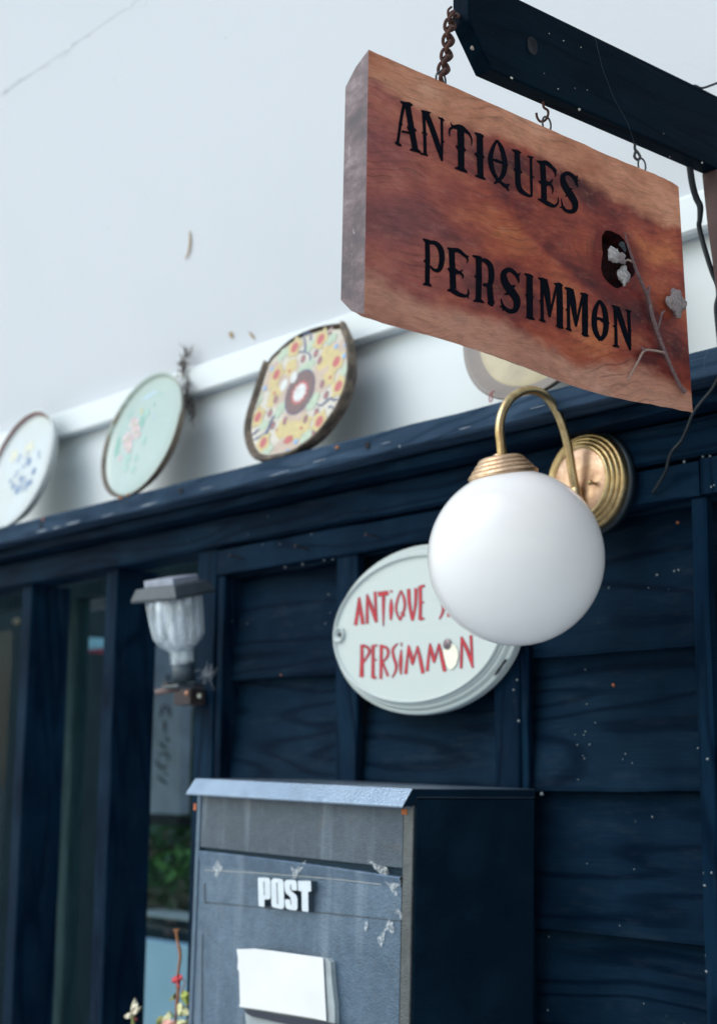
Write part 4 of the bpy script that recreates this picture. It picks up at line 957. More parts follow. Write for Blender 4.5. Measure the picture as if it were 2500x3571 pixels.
frus('solar_panel', zz(1.161), zz(1.25), .0265, .026, plain('pale_lilac_panel_frame', (.30, .33, .40), .35))
brk = rusty('dirty_dark_bracket', (.07, .05, .05), (.02, .022, .026))
b0 = on_y(585, 2394, YJ + .0); b1 = on_y(772, 2362, D - .006)
box('bracket_plate', A.x - .024, xp1 + .003, A.y - .020, A.y + .040, A.z - .0085, A.z - .0045, brk, sl, .001)
box('bracket_plate', A.x - .018, A.x + .020, A.y - .024, A.y + .004, A.z - .0135, A.z - .0088, GREYP, sl, .001)
tube('bracket_arm', [on_y(543, 2416, YJ - .01), on_y(580, 2409, YJ), on_y(622, 2403, YJ + .01)], .0042, rusty('pinkish_rusted_arm', (.24, .17, .16), (.12, .09, .09)), sl, n=10)
box('bracket_block', xp0 - .012, xp0 + .028, D - .030, D - .0045, A.z - .032, A.z - .009, brk, sl, .001)
for px, py, m in ((653, 2419, plain('copper_screw', (.45, .22, .14), .35, .6)), (697, 2427, plain('pale_screw', (.50, .52, .44), .35, .4))):
    lathe('screw', [(.0038, 0), (.0036, .0015), (.002, .003), (0, .0033)], on_y(px, py, D - .0305), (0, -1, 0), m, sl, n=14)
wb = on_y(722, 2345, D - .012); vv = []; ff = []
for k in range(26):
    a = wb + Vector((random.gauss(0, .009), random.gauss(0, .004), random.gauss(0, .006))); b = wb + Vector((random.gauss(0, .012), random.gauss(0, .005), random.gauss(-.004, .008)))
    t1 = tube_vf([a, a.lerp(b, .5) + Vector((0, 0, -.001)), b], .00022, 4); vv.append(t1)
cobm = plain('grey_cobweb', (.42, .45, .50), .9)
tag(obj('cobweb', *join(vv), cobm), 'pale wisp of cobweb on the lantern bracket', 'cobweb')

# ================================================================== PLATES ON THE LEDGE
LA = math.radians(13)
PY0 = YL + .008
pn = Vector((0, -math.cos(LA), math.sin(LA))); pu = Vector((0, math.sin(LA), math.cos(LA)))   # plate normal (to the street), plate "up"
P0 = Vector((0, PY0, ZL1))
def plp(px, py, off=0.0): return on_pl(px, py, P0 + pn * off, pn)
def on_plate(s, h, off=0.0): return Vector((s, PY0, ZL1)) + pu * h + pn * off
def round_plate(name, label, s, h, r, face, rimm, under, dep=.011, flat=.84, wob=.0):
    root = thing(name, label, 'plate', tuple(on_plate(s, h - r)))
    c = on_plate(s, h)
    fn = (lambda a, hh: 1 + wob * math.sin(3 * a + 1) + wob * .6 * math.sin(7 * a)) if wob else None
    lathe('face', [(0, -dep), (r * flat * .6, -dep), (r * flat, -dep + .0006), (r * (flat + .03), -dep + .002)], c, pn, face, root, n=72, ref=(1, 0, 0), fn=fn)
    lathe('rim', [(r * (flat + .03), -dep + .002), (r * .955, -.0022), (r * .985, 0), (r, -.0012), (r * .995, -.0035)], c, pn, rimm, root, n=72, ref=(1, 0, 0), fn=fn)
    lathe('underside', [(r * .995, -.0035), (r * .97, -.009), (r * .86, -dep - .010), (r * .66, -dep - .014), (r * .64, -dep - .021), (r * .58, -dep - .021), (r * .57, -dep - .012), (0, -dep - .010)], c, pn, under, root, n=72, ref=(1, 0, 0), fn=fn)
    return root
def glaze(name, c, c2, rough=.22, sc=14, amt=.5, spk=0):
    b = NB(name); v = b.map(); nz = b.noise(v, sc, 6, .6)
    col = b.mix(b.math('MULTIPLY', b.ramp(nz, (.42, 0.0), (.68, 1.0)), amt), c, c2)
    if spk: col = b.mix(b.math('MULTIPLY', b.specks(v, 160, .2, .2), spk), col, (.12, .10, .07))
    b.set(Base_Color=col, Roughness=rough, Normal=b.bump(b.noise(v, 60, 3), .06, .001)); return b.m
def dirty(name, c, c2): return glaze(name, c, c2, .75, 45, .9)
def disc(c, r, n=14, wob=0, seed=0, asp=1, rot=0):
    v = []
    for k in range(n):
        a = 2 * math.pi * k / n; q = r * (1 + wob * math.sin(5 * a + seed) + .5 * wob * math.sin(8 * a + 2 * seed))
        x, y = q * asp * math.cos(a), q * math.sin(a); x, y = x * math.cos(rot) - y * math.sin(rot), x * math.sin(rot) + y * math.cos(rot)
        v.append(c + Vector((1, 0, 0)) * x + pu * y)
    return v, [tuple(range(n))]
class Paint:
    """flat painted motifs collected into one mesh with several colours"""
    def __init__(s, z, dep): s.z = z; s.dep = dep; s.parts = []; s.mats = []; s.ix = []; s.k = 0
    def m(s, mt):
        if mt not in s.mats: s.mats.append(mt)
        return s.mats.index(mt)
    def dot(s, x, y, r, mt, wob=.08, asp=1, rot=0, n=14):
        s.k += 1; c = plp(*s.z(x, y), -s.dep + .0003 + s.k * .000006); v, f = disc(c, r, n, wob, s.k, asp, rot); s.parts.append((v, f)); s.ix.append(s.m(mt))
    def star(s, x, y, r, r2, pts, mt):
        s.k += 1; c = plp(*s.z(x, y), -s.dep + .0003 + s.k * .000006); v = []
        for k in range(pts * 2):
            a = math.pi * k / pts; q = r if k % 2 else r2; v.append(c + Vector((1, 0, 0)) * q * math.cos(a) + pu * q * math.sin(a))
        s.parts.append((v, [tuple(range(pts * 2))])); s.ix.append(s.m(mt))
    def line(s, pts, wd, mt):
        s.k += 1; k = s.k
        v, f = ribbon([[(x, y, wd) for x, y in pts]], lambda x, y, l: plp(*s.z(x, y), -s.dep + .0003 + k * .000006), k=4)
        s.parts.append((v, f)); s.ix += [s.m(mt)] * len(f)
    def build(s, name, parent):
        v, f = join(s.parts); return obj(name, v, f, s.mats, parent, idx=s.ix)
pm = lambda n_, c: plain(n_, c, .3, var=.12, sc=120, bump=.05)
UNDER = dirty('brown_dirty_underglaze', (.20, .15, .11), (.085, .062, .048))
# far left plate
p1 = round_plate('plate', 'white plate with blue motif and brown ring, farthest left on the ledge', -2.283, .1095, .1070, glaze('white_glaze', (.53, .565, .58), (.45, .46, .39), amt=.5, sc=9), glaze('white_rim_glaze', (.52, .56, .58), (.44, .47, .48)), glaze('white_back_glaze', (.48, .52, .52), (.34, .36, .36), .5), dep=.010, flat=.88)
BLUE = pm('faded_blue_motif', (.13, .19, .33)); BLUE2 = pm('pale_blue_motif', (.27, .33, .43)); BRN = pm('brown_ring_glaze', (.15, .035, .022)); BUFF = pm('buff_wash', (.60, .58, .46))
P = Paint(lambda x, y: (.23955 * x, 1350 + .23955 * y), .010)
for x, y, r, mt in ((420, 900, .012, BUFF), (200, 1000, .010, BUFF), (290, 1010, .0045, BLUE2), (270, 1060, .004, BLUE2), (400, 960, .0042, BLUE2), (420, 1090, .006, BLUE), (400, 1040, .004, BLUE2), (560, 950, .0036, BLUE2), (570, 1010, .003, BLUE2), (340, 1150, .0045, BLUE2), (490, 1225, .0055, BLUE), (250, 1240, .004, BLUE2), (215, 1300, .0035, BLUE2), (300, 1330, .0048, BLUE), (350, 1340, .0050, BLUE2), (150, 1370, .0035, BLUE), (190, 1440, .0050, BLUE), (240, 1480, .0055, BLUE2), (300, 1440, .006, BLUE2), (390, 1420, .0055, BLUE), (440, 1385, .005, BLUE), (250, 1515, .005, BLUE), (320, 1490, .004, BLUE2), (380, 1480, .0035, BLUE2)):
    P.dot(x, y, r * 1.25, mt, .25)
P.build('painted_motif', p1)
c = on_plate(-2.283, .1095); v, f = [], []
for k in range(41):
    a = math.radians(-8 + 205 * k / 40); wd = .0011 + .0030 * math.sin(math.pi * k / 40) ** .7
    for q in (.918 * .107, .918 * .107 + wd): v.append(c + Vector((1, 0, 0)) * q * math.cos(a) + pu * q * math.sin(a) + pn * (-.0036 + (q / .107 - .918) * .10))
for k in range(40): f.append((2 * k, 2 * k + 1, 2 * k + 3, 2 * k + 2))
obj('brown_ring', v, f, BRN, p1)
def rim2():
    b = NB('celadon_rim_brown_below'); sp_ = b.n('ShaderNodeSeparateXYZ', {0: b.co}, 0).node
    t = b.math('ADD', b.math('MULTIPLY', sp_.outputs[2], 6.0), b.math('MULTIPLY', b.math('SUBTRACT', b.noise(b.map(), 22, 5), .5), 1.6))  # rim goes from brown at the bottom to celadon at the top
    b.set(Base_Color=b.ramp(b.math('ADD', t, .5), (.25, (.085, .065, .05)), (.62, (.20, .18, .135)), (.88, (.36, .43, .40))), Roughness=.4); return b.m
# celadon plate
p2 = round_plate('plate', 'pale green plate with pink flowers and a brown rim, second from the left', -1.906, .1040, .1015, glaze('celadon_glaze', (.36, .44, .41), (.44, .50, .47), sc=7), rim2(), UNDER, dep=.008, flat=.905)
P = Paint(lambda x, y: (300 + .28 * x, 1200 + .28 * y), .008)
GR1, GR2, PK, PK2, YE, BL_ = pm('leaf_green_glaze', (.19, .38, .31)), pm('pale_leaf_green', (.30, .46, .40)), pm('pink_petal_glaze', (.54, .38, .39)), pm('pale_pink_petal', (.58, .47, .47)), pm('yellow_dab', (.48, .48, .26)), pm('sky_blue_wash', (.38, .50, .57))
for x, y, r, mt, asp, rot in ((760, 560, .019, BL_, 1.5, .1), (860, 520, .014, BL_, 1.3, .2), (545, 830, .0125, GR1, .7, .4), (470, 950, .012, GR2, .8, 0), (420, 1080, .0135, GR2, .7, .3), (390, 1240, .014, GR1, .6, .2), (375, 1340, .010, GR1, .7, 0), (520, 1430, .010, GR2, .7, 0), (585, 1560, .006, GR2, 1, 0), (700, 960, .011, GR1, .5, .3), (720, 1195, .008, GR2, .7, 0), (490, 1555, .006, GR2, 1, 0), (620, 1420, .006, GR2, .8, 0), (650, 620, .0045, GR1, .7, 0), (750, 860, .009, GR2, .8, 0), (690, 830, .006, YE, .6, .3), (935, 620, .004, GR2, 1, 0), (850, 745, .0035, GR2, 1, 0), (840, 900, .0035, BL_, 1, 0), (420, 1420, .0045, PK, 1, 0)):
    P.dot(x, y, r, mt, .14, asp, rot)
for fx, fy, r in ((600, 1000, .0085), (625, 1095, .0075), (520, 1195, .0095), (525, 1285, .0065)):
    for k in range(5):
        a = 2 * math.pi * k / 5 + fx
        P.dot(fx + 52 * (r / .0085) * math.cos(a) * .75, fy + 62 * (r / .0085) * math.sin(a), r * .62, PK if k % 2 else PK2, .1)
    P.dot(fx, fy, r * .33, YE)
P.build('painted_flowers', p2)
# patterned, broken plate
root = thing('plate', 'broken plate crowded with yellow and red flowers, in a thick dark rim', 'plate', tuple(on_plate(-1.531, .002)))
so = [(-1.461, .184), (-1.444, .160), (-1.433, .134), (-1.424, .104), (-1.427, .070), (-1.443, .043), (-1.470, .020), (-1.518, .005), (-1.575, .006), (-1.605, .020), (-1.628, .051), (-1.634, .081), (-1.628, .122), (-1.620, .163), (-1.604, .176), (-1.577, .188), (-1.541, .193), (-1.504, .191)]
so = smoothpath(so + [so[0]], 4)[:-1]; cs_ = Vector((-1.529, .099))
def ring3(sc, off, sh=0): return [on_plate(cs_.x + (a - cs_.x) * sc + sh, cs_.y + (b - cs_.y) * sc, off) for a, b in so]
n = len(so)
def loft(L):
    v = [p for r_ in L for p in r_]; f = []
    for i in range(len(L) - 1):
        for k in range(n): f.append((i * n + k, i * n + (k + 1) % n, i * n + n + (k + 1) % n, i * n + n + k))
    return v, f
DEP3 = .007
v, f = loft([ring3(.90, -DEP3 + .001), ring3(.87, -DEP3), ring3(.55, -DEP3)]); f.append(tuple(range(2 * n, 3 * n)))
obj('face', v, f, glaze('cream_patterned_ground', (.54, .50, .43), (.40, .33, .27), sc=40, amt=.5), root)
top = [i for i, (a, b) in enumerate(so) if b > .167 and a < -1.466]
RIM3 = dirty('dark_brown_rim', (.055, .042, .034), (.24, .18, .13))
v, f = loft([ring3(.90, -DEP3 + .001), ring3(.955, -.0005), ring3(.99, 0), ring3(1.0, -.002), ring3(1.0, -.008), ring3(.94, -.020), ring3(.70, -.028), ring3(.3, -.028)])
f2 = []
for q in f:                                   # the rim is broken away along the top
    k = [i % n for i in q]; rg = max(i // n for i in q)
    if rg <= 4 and sum(1 for i in k if i in top) >= 2: continue
    f2.append(q)
f2.append(tuple(range(7 * n, 8 * n)))
obj('rim', v, f2, RIM3, root)
P = Paint(lambda x, y: (800 + .34225 * x, 1050 + .34225 * y), DEP3)
TANP, YEL, REDP, PUR, GRN, DBL, LBL, WHT, BRW = pm('tan_patch', (.45, .34, .27)), pm('yellow_petal', (.50, .40, .18)), pm('red_petal', (.42, .10, .09)), pm('purple_dot', (.20, .12, .13)), pm('green_leaf_paint', (.38, .45, .34)), pm('dark_blue_line', (.03, .06, .18)), pm('light_blue_dab', (.20, .36, .60)), pm('white_dot_paint', (.56, .57, .56)), pm('brown_ring_paint', (.15, .085, .075))
for x, y, r, asp in ((420, 770, .022, 1.2), (560, 900, .028, 1.0), (620, 720, .018, 1), (960, 740, .028, 1), (1010, 560, .020, 1), (1150, 490, .018, 1), (650, 1200, .022, 1.2), (560, 1500, .016, 1.6)): P.dot(x, y, r, TANP, .06, asp)
for x, y, r in ((625, 670, .0125), (990, 560, .0165), (940, 640, .010), (1015, 770, .013), (450, 830, .0105), (460, 960, .0135), (430, 1020, .010), (540, 1300, .0145), (640, 1330, .017), (760, 1260, .015), (700, 1340, .010), (1070, 560, .0110)): P.dot(x, y, r, YEL, .16)
for x, y in ((750, 585), (880, 530), (920, 600), (1030, 300), (945, 845), (985, 955), (885, 1130), (775, 1200), (565, 1220), (440, 1265), (470, 1000), (410, 1140), (850, 1360), (255, 1095)):
    P.dot(x, y, .0062, PUR, .1, .8); P.dot(x, y, .0022, REDP)
for x, y, r, ro in ((1040, 385, .0075, .3), (820, 460, .007, .9), (540, 540, .008, .8), (600, 500, .006, .2), (800, 660, .0095, .4), (740, 690, .006, 0), (860, 1010, .0085, 1.0), (830, 1060, .007, 0), (510, 1110, .009, .9), (290, 1010, .0085, 1.2), (350, 1260, .0075, 0), (380, 1520, .0085, .3), (780, 1380, .008, .5), (1170, 700, .007, 1.2)): P.dot(x, y, r, GRN, .12, 1.5, ro)
for x, y in ((665, 470), (930, 385), (1090, 615), (1110, 865), (915, 1225), (345, 1440), (290, 1180), (480, 745)):
    P.dot(x, y, .0148, YEL, .16, .95, 0, 22); P.dot(x, y, .0080, REDP, .05, .95)
P.dot(600, 1410, .006, REDP, .1, 1.6); P.dot(480, 1310, .002, REDP); P.dot(730, 1290, .0025, REDP); P.dot(1025, 775, .0028, REDP); P.dot(460, 935, .0028, REDP); P.dot(610, 710, .0025, REDP)
P.dot(715, 925, .0325, DBL, 0, .93, 0, 30); P.dot(715, 925, .0312, BRW, .01, .93, 0, 30); P.star(715, 930, .0185, .0155, 12, REDP); P.star(715, 930, .0145, .0115, 12, WHT)
P.dot(655, 775, .0085, WHT, .03, .85); P.dot(555, 855, .0090, WHT, .03, .85)
for x, y in ((435, 690), (355, 750), (360, 885), (1085, 460), (1185, 440), (1165, 555), (675, 1430), (590, 1530)): P.dot(x, y, .0038, LBL, .2)
for L in ([(705, 515), (765, 505), (768, 400), (752, 362), (785, 322), (825, 330), (822, 398)], [(765, 508), (822, 548), (815, 600)], [(895, 1045), (930, 1062), (1030, 985), (1052, 1008), (1100, 995)], [(1005, 1085), (1032, 1070), (1060, 1095)], [(470, 1165), (430, 1200), (385, 1320), (270, 1400), (235, 1402), (240, 1358), (300, 1300)], [(385, 1305), (380, 1358)]): P.line(L, 13, DBL)
P.build('painted_flowers', root)
# shard of dark rim standing at the left
# plate behind the sign
p4 = round_plate('plate', 'cream stoneware plate with grey brown rim, half hidden by the hanging sign', -1.1062, .1150, .1140, glaze('cream_stoneware', (.34, .29, .17), (.22, .185, .115), .3, 22, .8, .4), glaze('grey_brown_stone_rim', (.19, .165, .15), (.11, .09, .08), .45), UNDER, dep=.010, flat=.80)
c = on_plate(-1.1062, .1150)
lathe('dark_centre', [(.050, -.0097), (.046, -.0094), (.034, -.0094), (.030, -.0097)], c, pn, glaze('olive_ring_glaze', (.22, .20, .13), (.30, .27, .17), .4), p4, n=48)
RW = plain('red_wire', (.28, .045, .04), .5)
rp = on_y(1721, 1384, PY0 - .003)
pts = [rp + Vector((.0042 * math.cos(a), -.0004 * k, .0062 * math.sin(a))) for k, a in enumerate([1.2 + 5.6 * i / 18 for i in range(19)])]
tag(tube('wire_loop', pts, .0007, RW, n=6), 'small red wire loop hanging on the stoneware plate', 'wire')

# dirt and a cobweb behind the green plate, scraps on the trim
vv = []
DIRT = plain('dark_brown_dirt', (.095, .078, .072), .95, var=.4, bump=.6)
wc = [(640, 1285), (648, 1240), (655, 1225), (632, 1270), (640, 1310), (652, 1340), (650, 1380), (660, 1400), (664, 1430), (672, 1445), (648, 1365)]
for i in range(120):
    px, py = random.choice(wc); p = on_y(px + random.gauss(0, 9), py + random.gauss(0, 14), YT - .003 - random.random() * .006)
    d = Vector((random.gauss(0, 1), random.gauss(0, .4), random.gauss(0, 1.4))) * .0042
    vv.append(tube_vf([p - d, p + Vector((0, -.001, .0005)), p + d], [.0002, .0012 * random.random() + .0004, .0002], 4))
tag(obj('dirt_clump', *join(vv), DIRT), 'dark clump of cobweb and dirt behind the pale green plate', 'cobweb')
LEAFB = plain('dry_tan_leaf', (.42, .30, .17), .8)
def leafbit(pts, m, label, y=YT - .006, wd=6):
    v, f = ribbon([[(a, b, c) for a, b, c in pts]], lambda x, yy, l: soffit(x, yy) + EN * .001, k=5)
    v2 = [q + EN * .0009 for q in v]; nn = len(v)
    F2 = f + [tuple(reversed([i + nn for i in q])) for q in f]
    tag(obj('dry_leaf', v + v2, F2, m), label, 'leaf')
leafbit([(803, 1158, 10), (810, 1170, 12), (806, 1176, 4)], LEAFB, 'small tan leaf scrap stuck above the white trim, left of the pair', YT - .006)
leafbit([(870, 1158, 3), (880, 1168, 7), (889, 1180, 4)], LEAFB, 'thin tan leaf scrap stuck above the white trim, right of the pair', YT - .006)
v, f = ribbon([[(664, 803, 2), (666, 840, 6), (660, 880, 5), (648, 902, 2)]], lambda x, y, l: soffit(x, y) + EN * .0015, k=5)
v2 = [q + EN * .0006 for q in v]; nn = len(v)
tag(obj('dry_leaf', v + v2, f + [tuple(reversed([i + nn for i in q])) for q in f], LEAFB), 'single thin dry leaf stuck high on the white eave', 'leaf')

# ================================================================== PLANT BESIDE THE MAILBOX
zf = lambda x, y: (400 + .24891 * x, 3100 + .24891 * y)
YP = 1.125
base = on_y(*zf(850, 2400), YP)
pt = thing('potted_plant', 'bare reddish stem with yellow green leaves in a pot left of the mailbox', 'plant', (base.x, YP, .0))
STEM = bark('orange_brown_stem', (.20, .075, .03), (.42, .18, .075))
L = [(865, 575, 26), (868, 640, 22), (885, 760, 22), (910, 870, 26), (918, 980, 24), (900, 1100, 20), (888, 1220, 22), (885, 1330, 26), (885, 1440, 24), (885, 1560, 22), (865, 1680, 18), (855, 1900, 20), (850, 2100, 22), (845, 2400, 24)]
PM2 = 1.72 / F * .24891
sp = [(*on_y(*zf(x, y), YP), r * PM2) for x, y, r in L]
sp += [(base.x + .004, YP, 1.0, .0030), (base.x + .01, YP, .93, .0036)]
sp = smoothpath(sp, 5)
tube('stem', [q[:3] for q in sp], [q[3] * (1 + .12 * noise.noise(Vector(q[:3]) * 200)) for q in sp], STEM, pt, n=10)
for L2 in ([(830, 585, 12), (865, 590, 18), (905, 570, 10)],): tube('stub', [on_y(*zf(x, y), YP) for x, y, r in L2], [r * PM2 for x, y, r in L2], STEM, pt, n=8)
REDL = plain('crimson_leaf', (.50, .045, .06), .5); YG = plain('yellow_green_leaf', (.30, .36, .07), .5); OL = plain('olive_leaf', (.22, .22, .05), .5); CRM = plain('cream_leaf', (.55, .54, .30), .5); PKL = plain('pink_leaf', (.66, .33, .28), .5); ORL = plain('orange_leaf', (.55, .20, .10), .5)
def leaf(pts, m, yo=0.0, name='leaf', parent=None, plane=None, curl=.004):
    cx = sum(p[0] for p in pts) / len(pts); cy = sum(p[1] for p in pts) / len(pts)
    q = smoothpath(list(pts) + [pts[0]], 3)[:-1]; yy = YP + yo
    v = [on_y(*zf(cx, cy), yy - curl)] + [on_y(*zf(x, y), yy + .003 * math.sin(i * .9)) for i, (x, y) in enumerate(q)]
    nn = len(v); v += [p + Vector((0, .0005, 0)) for p in v]
    f = [(0, i, i % (nn - 1) + 1) for i in range(1, nn)]; f += [(nn, nn + i % (nn - 1) + 1, nn + i) for i in range(1, nn)]
    return obj(name, v, f, m, parent or pt)
leaf([(880, 1210), (930, 1215), (945, 1260), (910, 1330), (915, 1420), (860, 1340), (800, 1315), (805, 1260), (840, 1235)], REDL, -.006)
leaf([(930, 1460), (970, 1430), (1030, 1480), (1050, 1560), (1010, 1640), (960, 1590), (925, 1540)], YG, -.004)
leaf([(850, 1460), (830, 1480), (790, 1530), (755, 1575), (820, 1560), (855, 1540)], OL, .004)
leaf([(870, 1640), (920, 1600), (950, 1640), (1010, 1680), (1040, 1770), (960, 1785), (900, 1800), (880, 1730)], CRM, -.010)
leaf([(1030, 1470), (1065, 1430), (1095, 1435), (1095, 1490), (1050, 1490)], ORL, .002)
leaf([(770, 1710), (700, 1790), (650, 1870), (700, 1900), (770, 1850)], CRM, .004)
leaf([(640, 1790), (590, 1830), (580, 1900), (640, 1930), (680, 1800)], OL, .008)
leaf([(780, 1720), (830, 1790), (800, 1820)], YG, -.004)
leaf([(680, 1860), (740, 1840), (830, 1860), (860, 1930), (760, 1960), (660, 1930)], PKL, -.016)
leaf([(870, 1850), (950, 1840), (1000, 1870), (980, 1930), (880, 1930)], CRM, -.012)
leaf([(1010, 1830), (1090, 1810), (1100, 1900), (1020, 1920)], OL, -.004)
for L2 in ([(945, 1255), (985, 1310), (965, 1390), (930, 1480)], [(1000, 1640), (1050, 1620), (1090, 1610)], [(900, 1480), (860, 1560), (850, 1700)]):
    q = smoothpath([tuple(on_y(*zf(x, y), YP - .004)) for x, y in L2], 4); tube('stalk', q, .0006, plain('red_leaf_stalk', (.40, .10, .07), .6), pt, n=6)
TERRA = plain('terracotta', (.34, .13, .075), .8)
lathe('pot', [(0, .62), (.06, .62), (.085, .90), (.098, .90), (.100, .935), (.088, .935), (.08, .90), (0, .895)], (base.x + .01, YP, 0), (0, 0, 1), TERRA, pt, n=40)
st = thing('plant_stool', 'plain wooden stool under the potted plant', 'stool', (base.x + .01, YP, 0))
OLDW = plain('old_grey_wood', (.18, .16, .14), .8, sc=30)
box('seat', base.x - .09, base.x + .11, YP - .11, YP + .10, .585, .619, OLDW, st, .003)
for sx in (-.07, .07):
    for sy in (-.085, .075): box('leg', base.x + .01 + sx - .014, base.x + .01 + sx + .014, YP + sy - .014, YP + sy + .014, 0, .585, OLDW, st, .002)
# cream star-shaped flower
FY = YP - .01
fl_ = thing('flower', 'cream pointed flower at the foot of the lattice', 'flower', tuple(on_y(*zf(260, 1960), FY)))
PETAL = plain('cream_petal', (.72, .66, .52), .5)
leaf([(285, 1535), (310, 1600), (315, 1680), (265, 1740), (225, 1720), (245, 1620)], PETAL, -.014, 'petal', fl_)
leaf([(370, 1655), (340, 1720), (280, 1770), (245, 1740), (310, 1680)], PETAL, -.018, 'petal', fl_)
leaf([(130, 1790), (180, 1755), (240, 1740), (255, 1790), (200, 1820), (150, 1820)], PETAL, -.020, 'petal', fl_)
q = smoothpath([tuple(on_y(*zf(x, y), FY)) for x, y in ((255, 1760), (255, 1850), (265, 1960), (300, 2200))] + [(base.x - .005, FY + .005, .92)], 5)
tube('stalk', q, .0022, plain('green_stalk', (.26, .30, .10), .6), fl_, n=8)
leaf([(280, 1810), (310, 1820), (300, 1850), (275, 1840)], REDL, -.012, 'bud', fl_)

# ================================================================== SEEN THROUGH THE LATTICE
YQ = 2.15
z7 = lambda x, y: (500 + .392 * x, 2300 + .392 * y)
def thru(x0, y0, x1, y1, y, dep, m, name, label, cat, bev=.003, parent=None):
    a, b = on_y(x0, y0, y), on_y(x1, y1, y)
    o = box(name, min(a.x, b.x), max(a.x, b.x), y, y + dep, min(a.z, b.z), max(a.z, b.z), m, parent, bev)
    if label: tag(o, label, cat)
    return o
GREYW = plain('weathered_grey_plank', (.24, .245, .29), .8, var=.2, sc=20)
wpq = thing('wooden_plaque', 'tall grey wooden plaque with black brush writing behind the lattice', 'plaque', tuple(on_y(570, 2840, YQ)))
thru(519, 2250, 624, 2842, YQ, .03, GREYW, 'plank', None, None, .003, wpq)
thru(516, 2846, 622, 2880, YQ - .002, .04, BLACK_GAP, 'foot', None, None, .002, wpq)
BR_ = [[(150,510,18),(165,450,24),(182,400,10)],[(200,400,10),(225,450,24),(242,512,14)],[(190,545,20),(190,600,26),(192,652,16)],[(200,685,14),(215,715,24),(226,745,10)],[(140,735,12),(175,770,26),(212,802,14)],[(130,850,12),(175,842,18),(215,845,22),(222,905,14)],[(118,890,14),(130,940,22),(170,965,20),(216,950,12)],[(178,990,10),(212,1035,20)],[(125,1035,12),(165,1075,26),(212,1112,14)],[(215,140,30),(225,165,36),(230,185,20)]]
for k_, b_ in enumerate(BR_): obj('brush_stroke', *ribbon([b_], lambda x, y, l: on_y(*z7(x, y), YQ - .0008 - .00005 * k_)), BLACK_GAP, wpq)
GREENS = [plain('deep_shrub_leaf', (.025, .07, .022), .6), plain('bright_shrub_leaf', (.09, .22, .05), .6), plain('pink_shrub_flower', (.42, .18, .20), .6), plain('brown_shrub_leaf', (.10, .085, .06), .7)]
def bush(name, label, x0, y0, x1, y1, y, n_, cols, size):
    root = thing(name, label, 'shrub', tuple(on_y((x0 + x1) / 2, y1, y))); v, f, ix = [], [], []
    for i in range(n_):
        px, py = random.uniform(x0, x1), random.uniform(y0, y1); k = noise.noise(Vector((px * .012, py * .012, 3)))
        p = on_y(px, py, y + random.uniform(-.14, .14)); t = cols(px, py, k)
        a = Vector((random.gauss(0, 1), random.gauss(0, 1), random.gauss(0, 1))).normalized(); b = a.orthogonal().normalized()
        s = size * random.uniform(.6, 1.4); o = len(v); v += [p - a * s, p + b * s * .45, p + a * s, p - b * s * .45]; f.append((o, o + 1, o + 2, o + 3)); ix.append(t)
    obj('foliage', v, f, GREENS, root, idx=ix)
    c = on_y((x0 + x1) / 2, y1, y)
    tube('trunk', [(c.x, y, c.z - .05), (c.x + .01, y, (c.z + on_y(0, y0, y).z) / 2)], [.014, .006], TWIG, root, n=8)
    return root
def colr(px, py, k):
    r = random.random()
    if py < 2960: return 0 if r < .8 else 3
    if py < 3080: return 1 if r < .55 and k > -.2 else (2 if r > .9 else 0)
    return 3 if r < .55 else 0
bush('shrub', 'low green shrub with pink flowers seen below the wooden plaque', 470, 2880, 720, 3190, YQ + .2, 900, colr, .022)
bush('shrub', 'dark leafy shrub seen between wooden plaque and window post', 620, 2380, 720, 2880, YQ + .25, 500, lambda a, b, k: 0 if random.random() < .75 else 3, .022)
STONE = plain('pale_stone_coping', (.46, .44, .42), .8, sc=25)
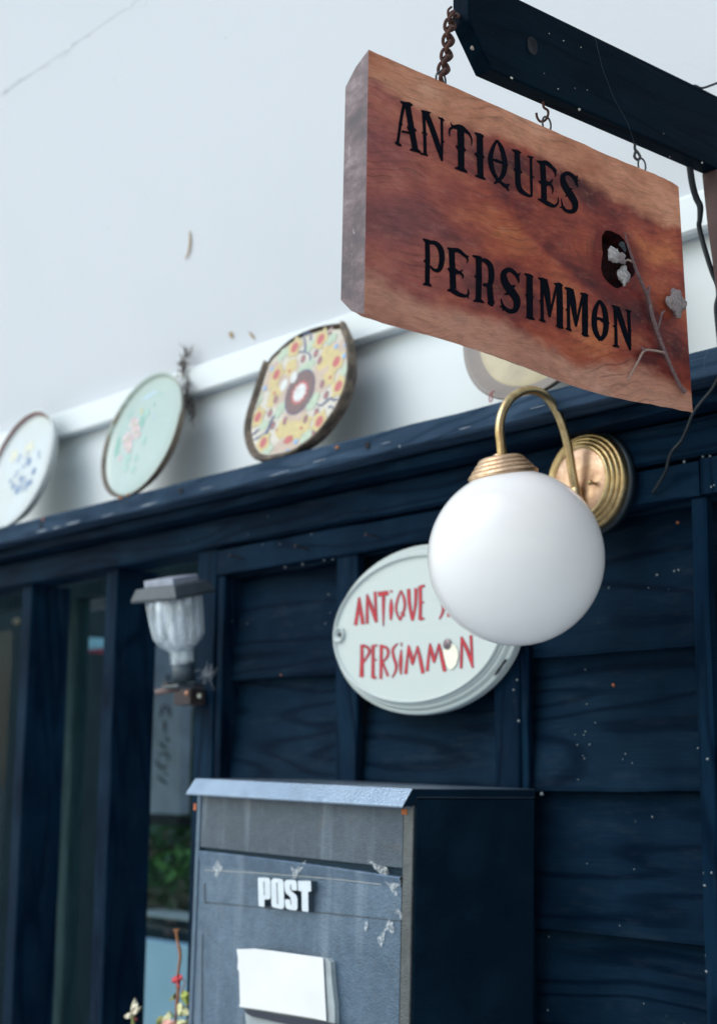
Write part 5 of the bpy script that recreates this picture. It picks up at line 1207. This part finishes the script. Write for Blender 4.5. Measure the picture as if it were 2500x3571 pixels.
tag(thru(430, 3186, 700, 3212, YQ - .05, .12, STONE, 'stone_coping', 0, 0), 'pale stone coping under the shrub, seen through the lattice', 'coping')
tag(thru(430, 3214, 700, 3262, YQ - .01, .06, plain('under_coping_shade', (.07, .07, .08), .8), 'coping_shade', 0, 0), 'dark strip standing for the shade under the pale coping', 'shade strip')  # dark box in place of the shade under the coping
BLP = plain('pale_blue_panel', (.42, .54, .66), .5, var=.08, sc=6)
a, b_ = on_y(440, 3262, YQ - .15), on_y(700, 3300, YQ - .15)
tag(box('blue_panel', a.x - .1, b_.x, YQ - .15, YQ - .11, .2, a.z - .005, BLP, None, .004), 'pale blue panel standing low behind the lattice', 'panel')
tag(thru(225, 2010, 400, 2078, 1.75, .05, plain('lilac_white_board', (.46, .47, .56), .6), 'pale_board', 0, 0), 'lilac white board end high behind the lattice', 'board')
tag(thru(225, 2080, 400, 2108, 1.752, .04, plain('dull_brown_strip', (.13, .11, .11), .7), 'brown_batten', 0, 0), 'dull brown strip under the lilac white board', 'strip')
tag(thru(230, 2124, 243, 2216, 1.8, .02, plain('pale_grey_strip', (.26, .28, .36), .6), 'grey_strip', 0, 0), 'thin pale grey upright strip behind the lattice', 'strip')
tag(thru(247, 2230, 307, 2256, 1.8, .05, plain('pale_cyan_box', (.34, .58, .68), .5), 'cyan_box', 0, 0), 'small pale cyan box behind the lattice', 'box')
tag(thru(309, 2248, 372, 2269, 1.85, .05, plain('crimson_cloth', (.45, .01, .05), .7), 'red_box', 0, 0), 'small crimson box beside the pale cyan one', 'box')
tag(lathe('amber_knob', [(.0, -.008), (.007, -.005), (.008, .002), (.004, .008), (0, .009)], on_y(58, 2167, 1.75), (0, -1, 0), plain('amber_knob', (.42, .26, .13), .4), n=16), 'tiny amber knob in the dark, left of the first slat', 'knob')
bk = dark_wood('dark_back_boards', 2, c0=(.002, .006, .010), c1=(.006, .014, .018))
tag(box('back_wall', -16, -1.2, 3.6, 3.65, 0, 2.9, bk, None, 0), 'dark board wall across the yard behind the lattice', 'wall')
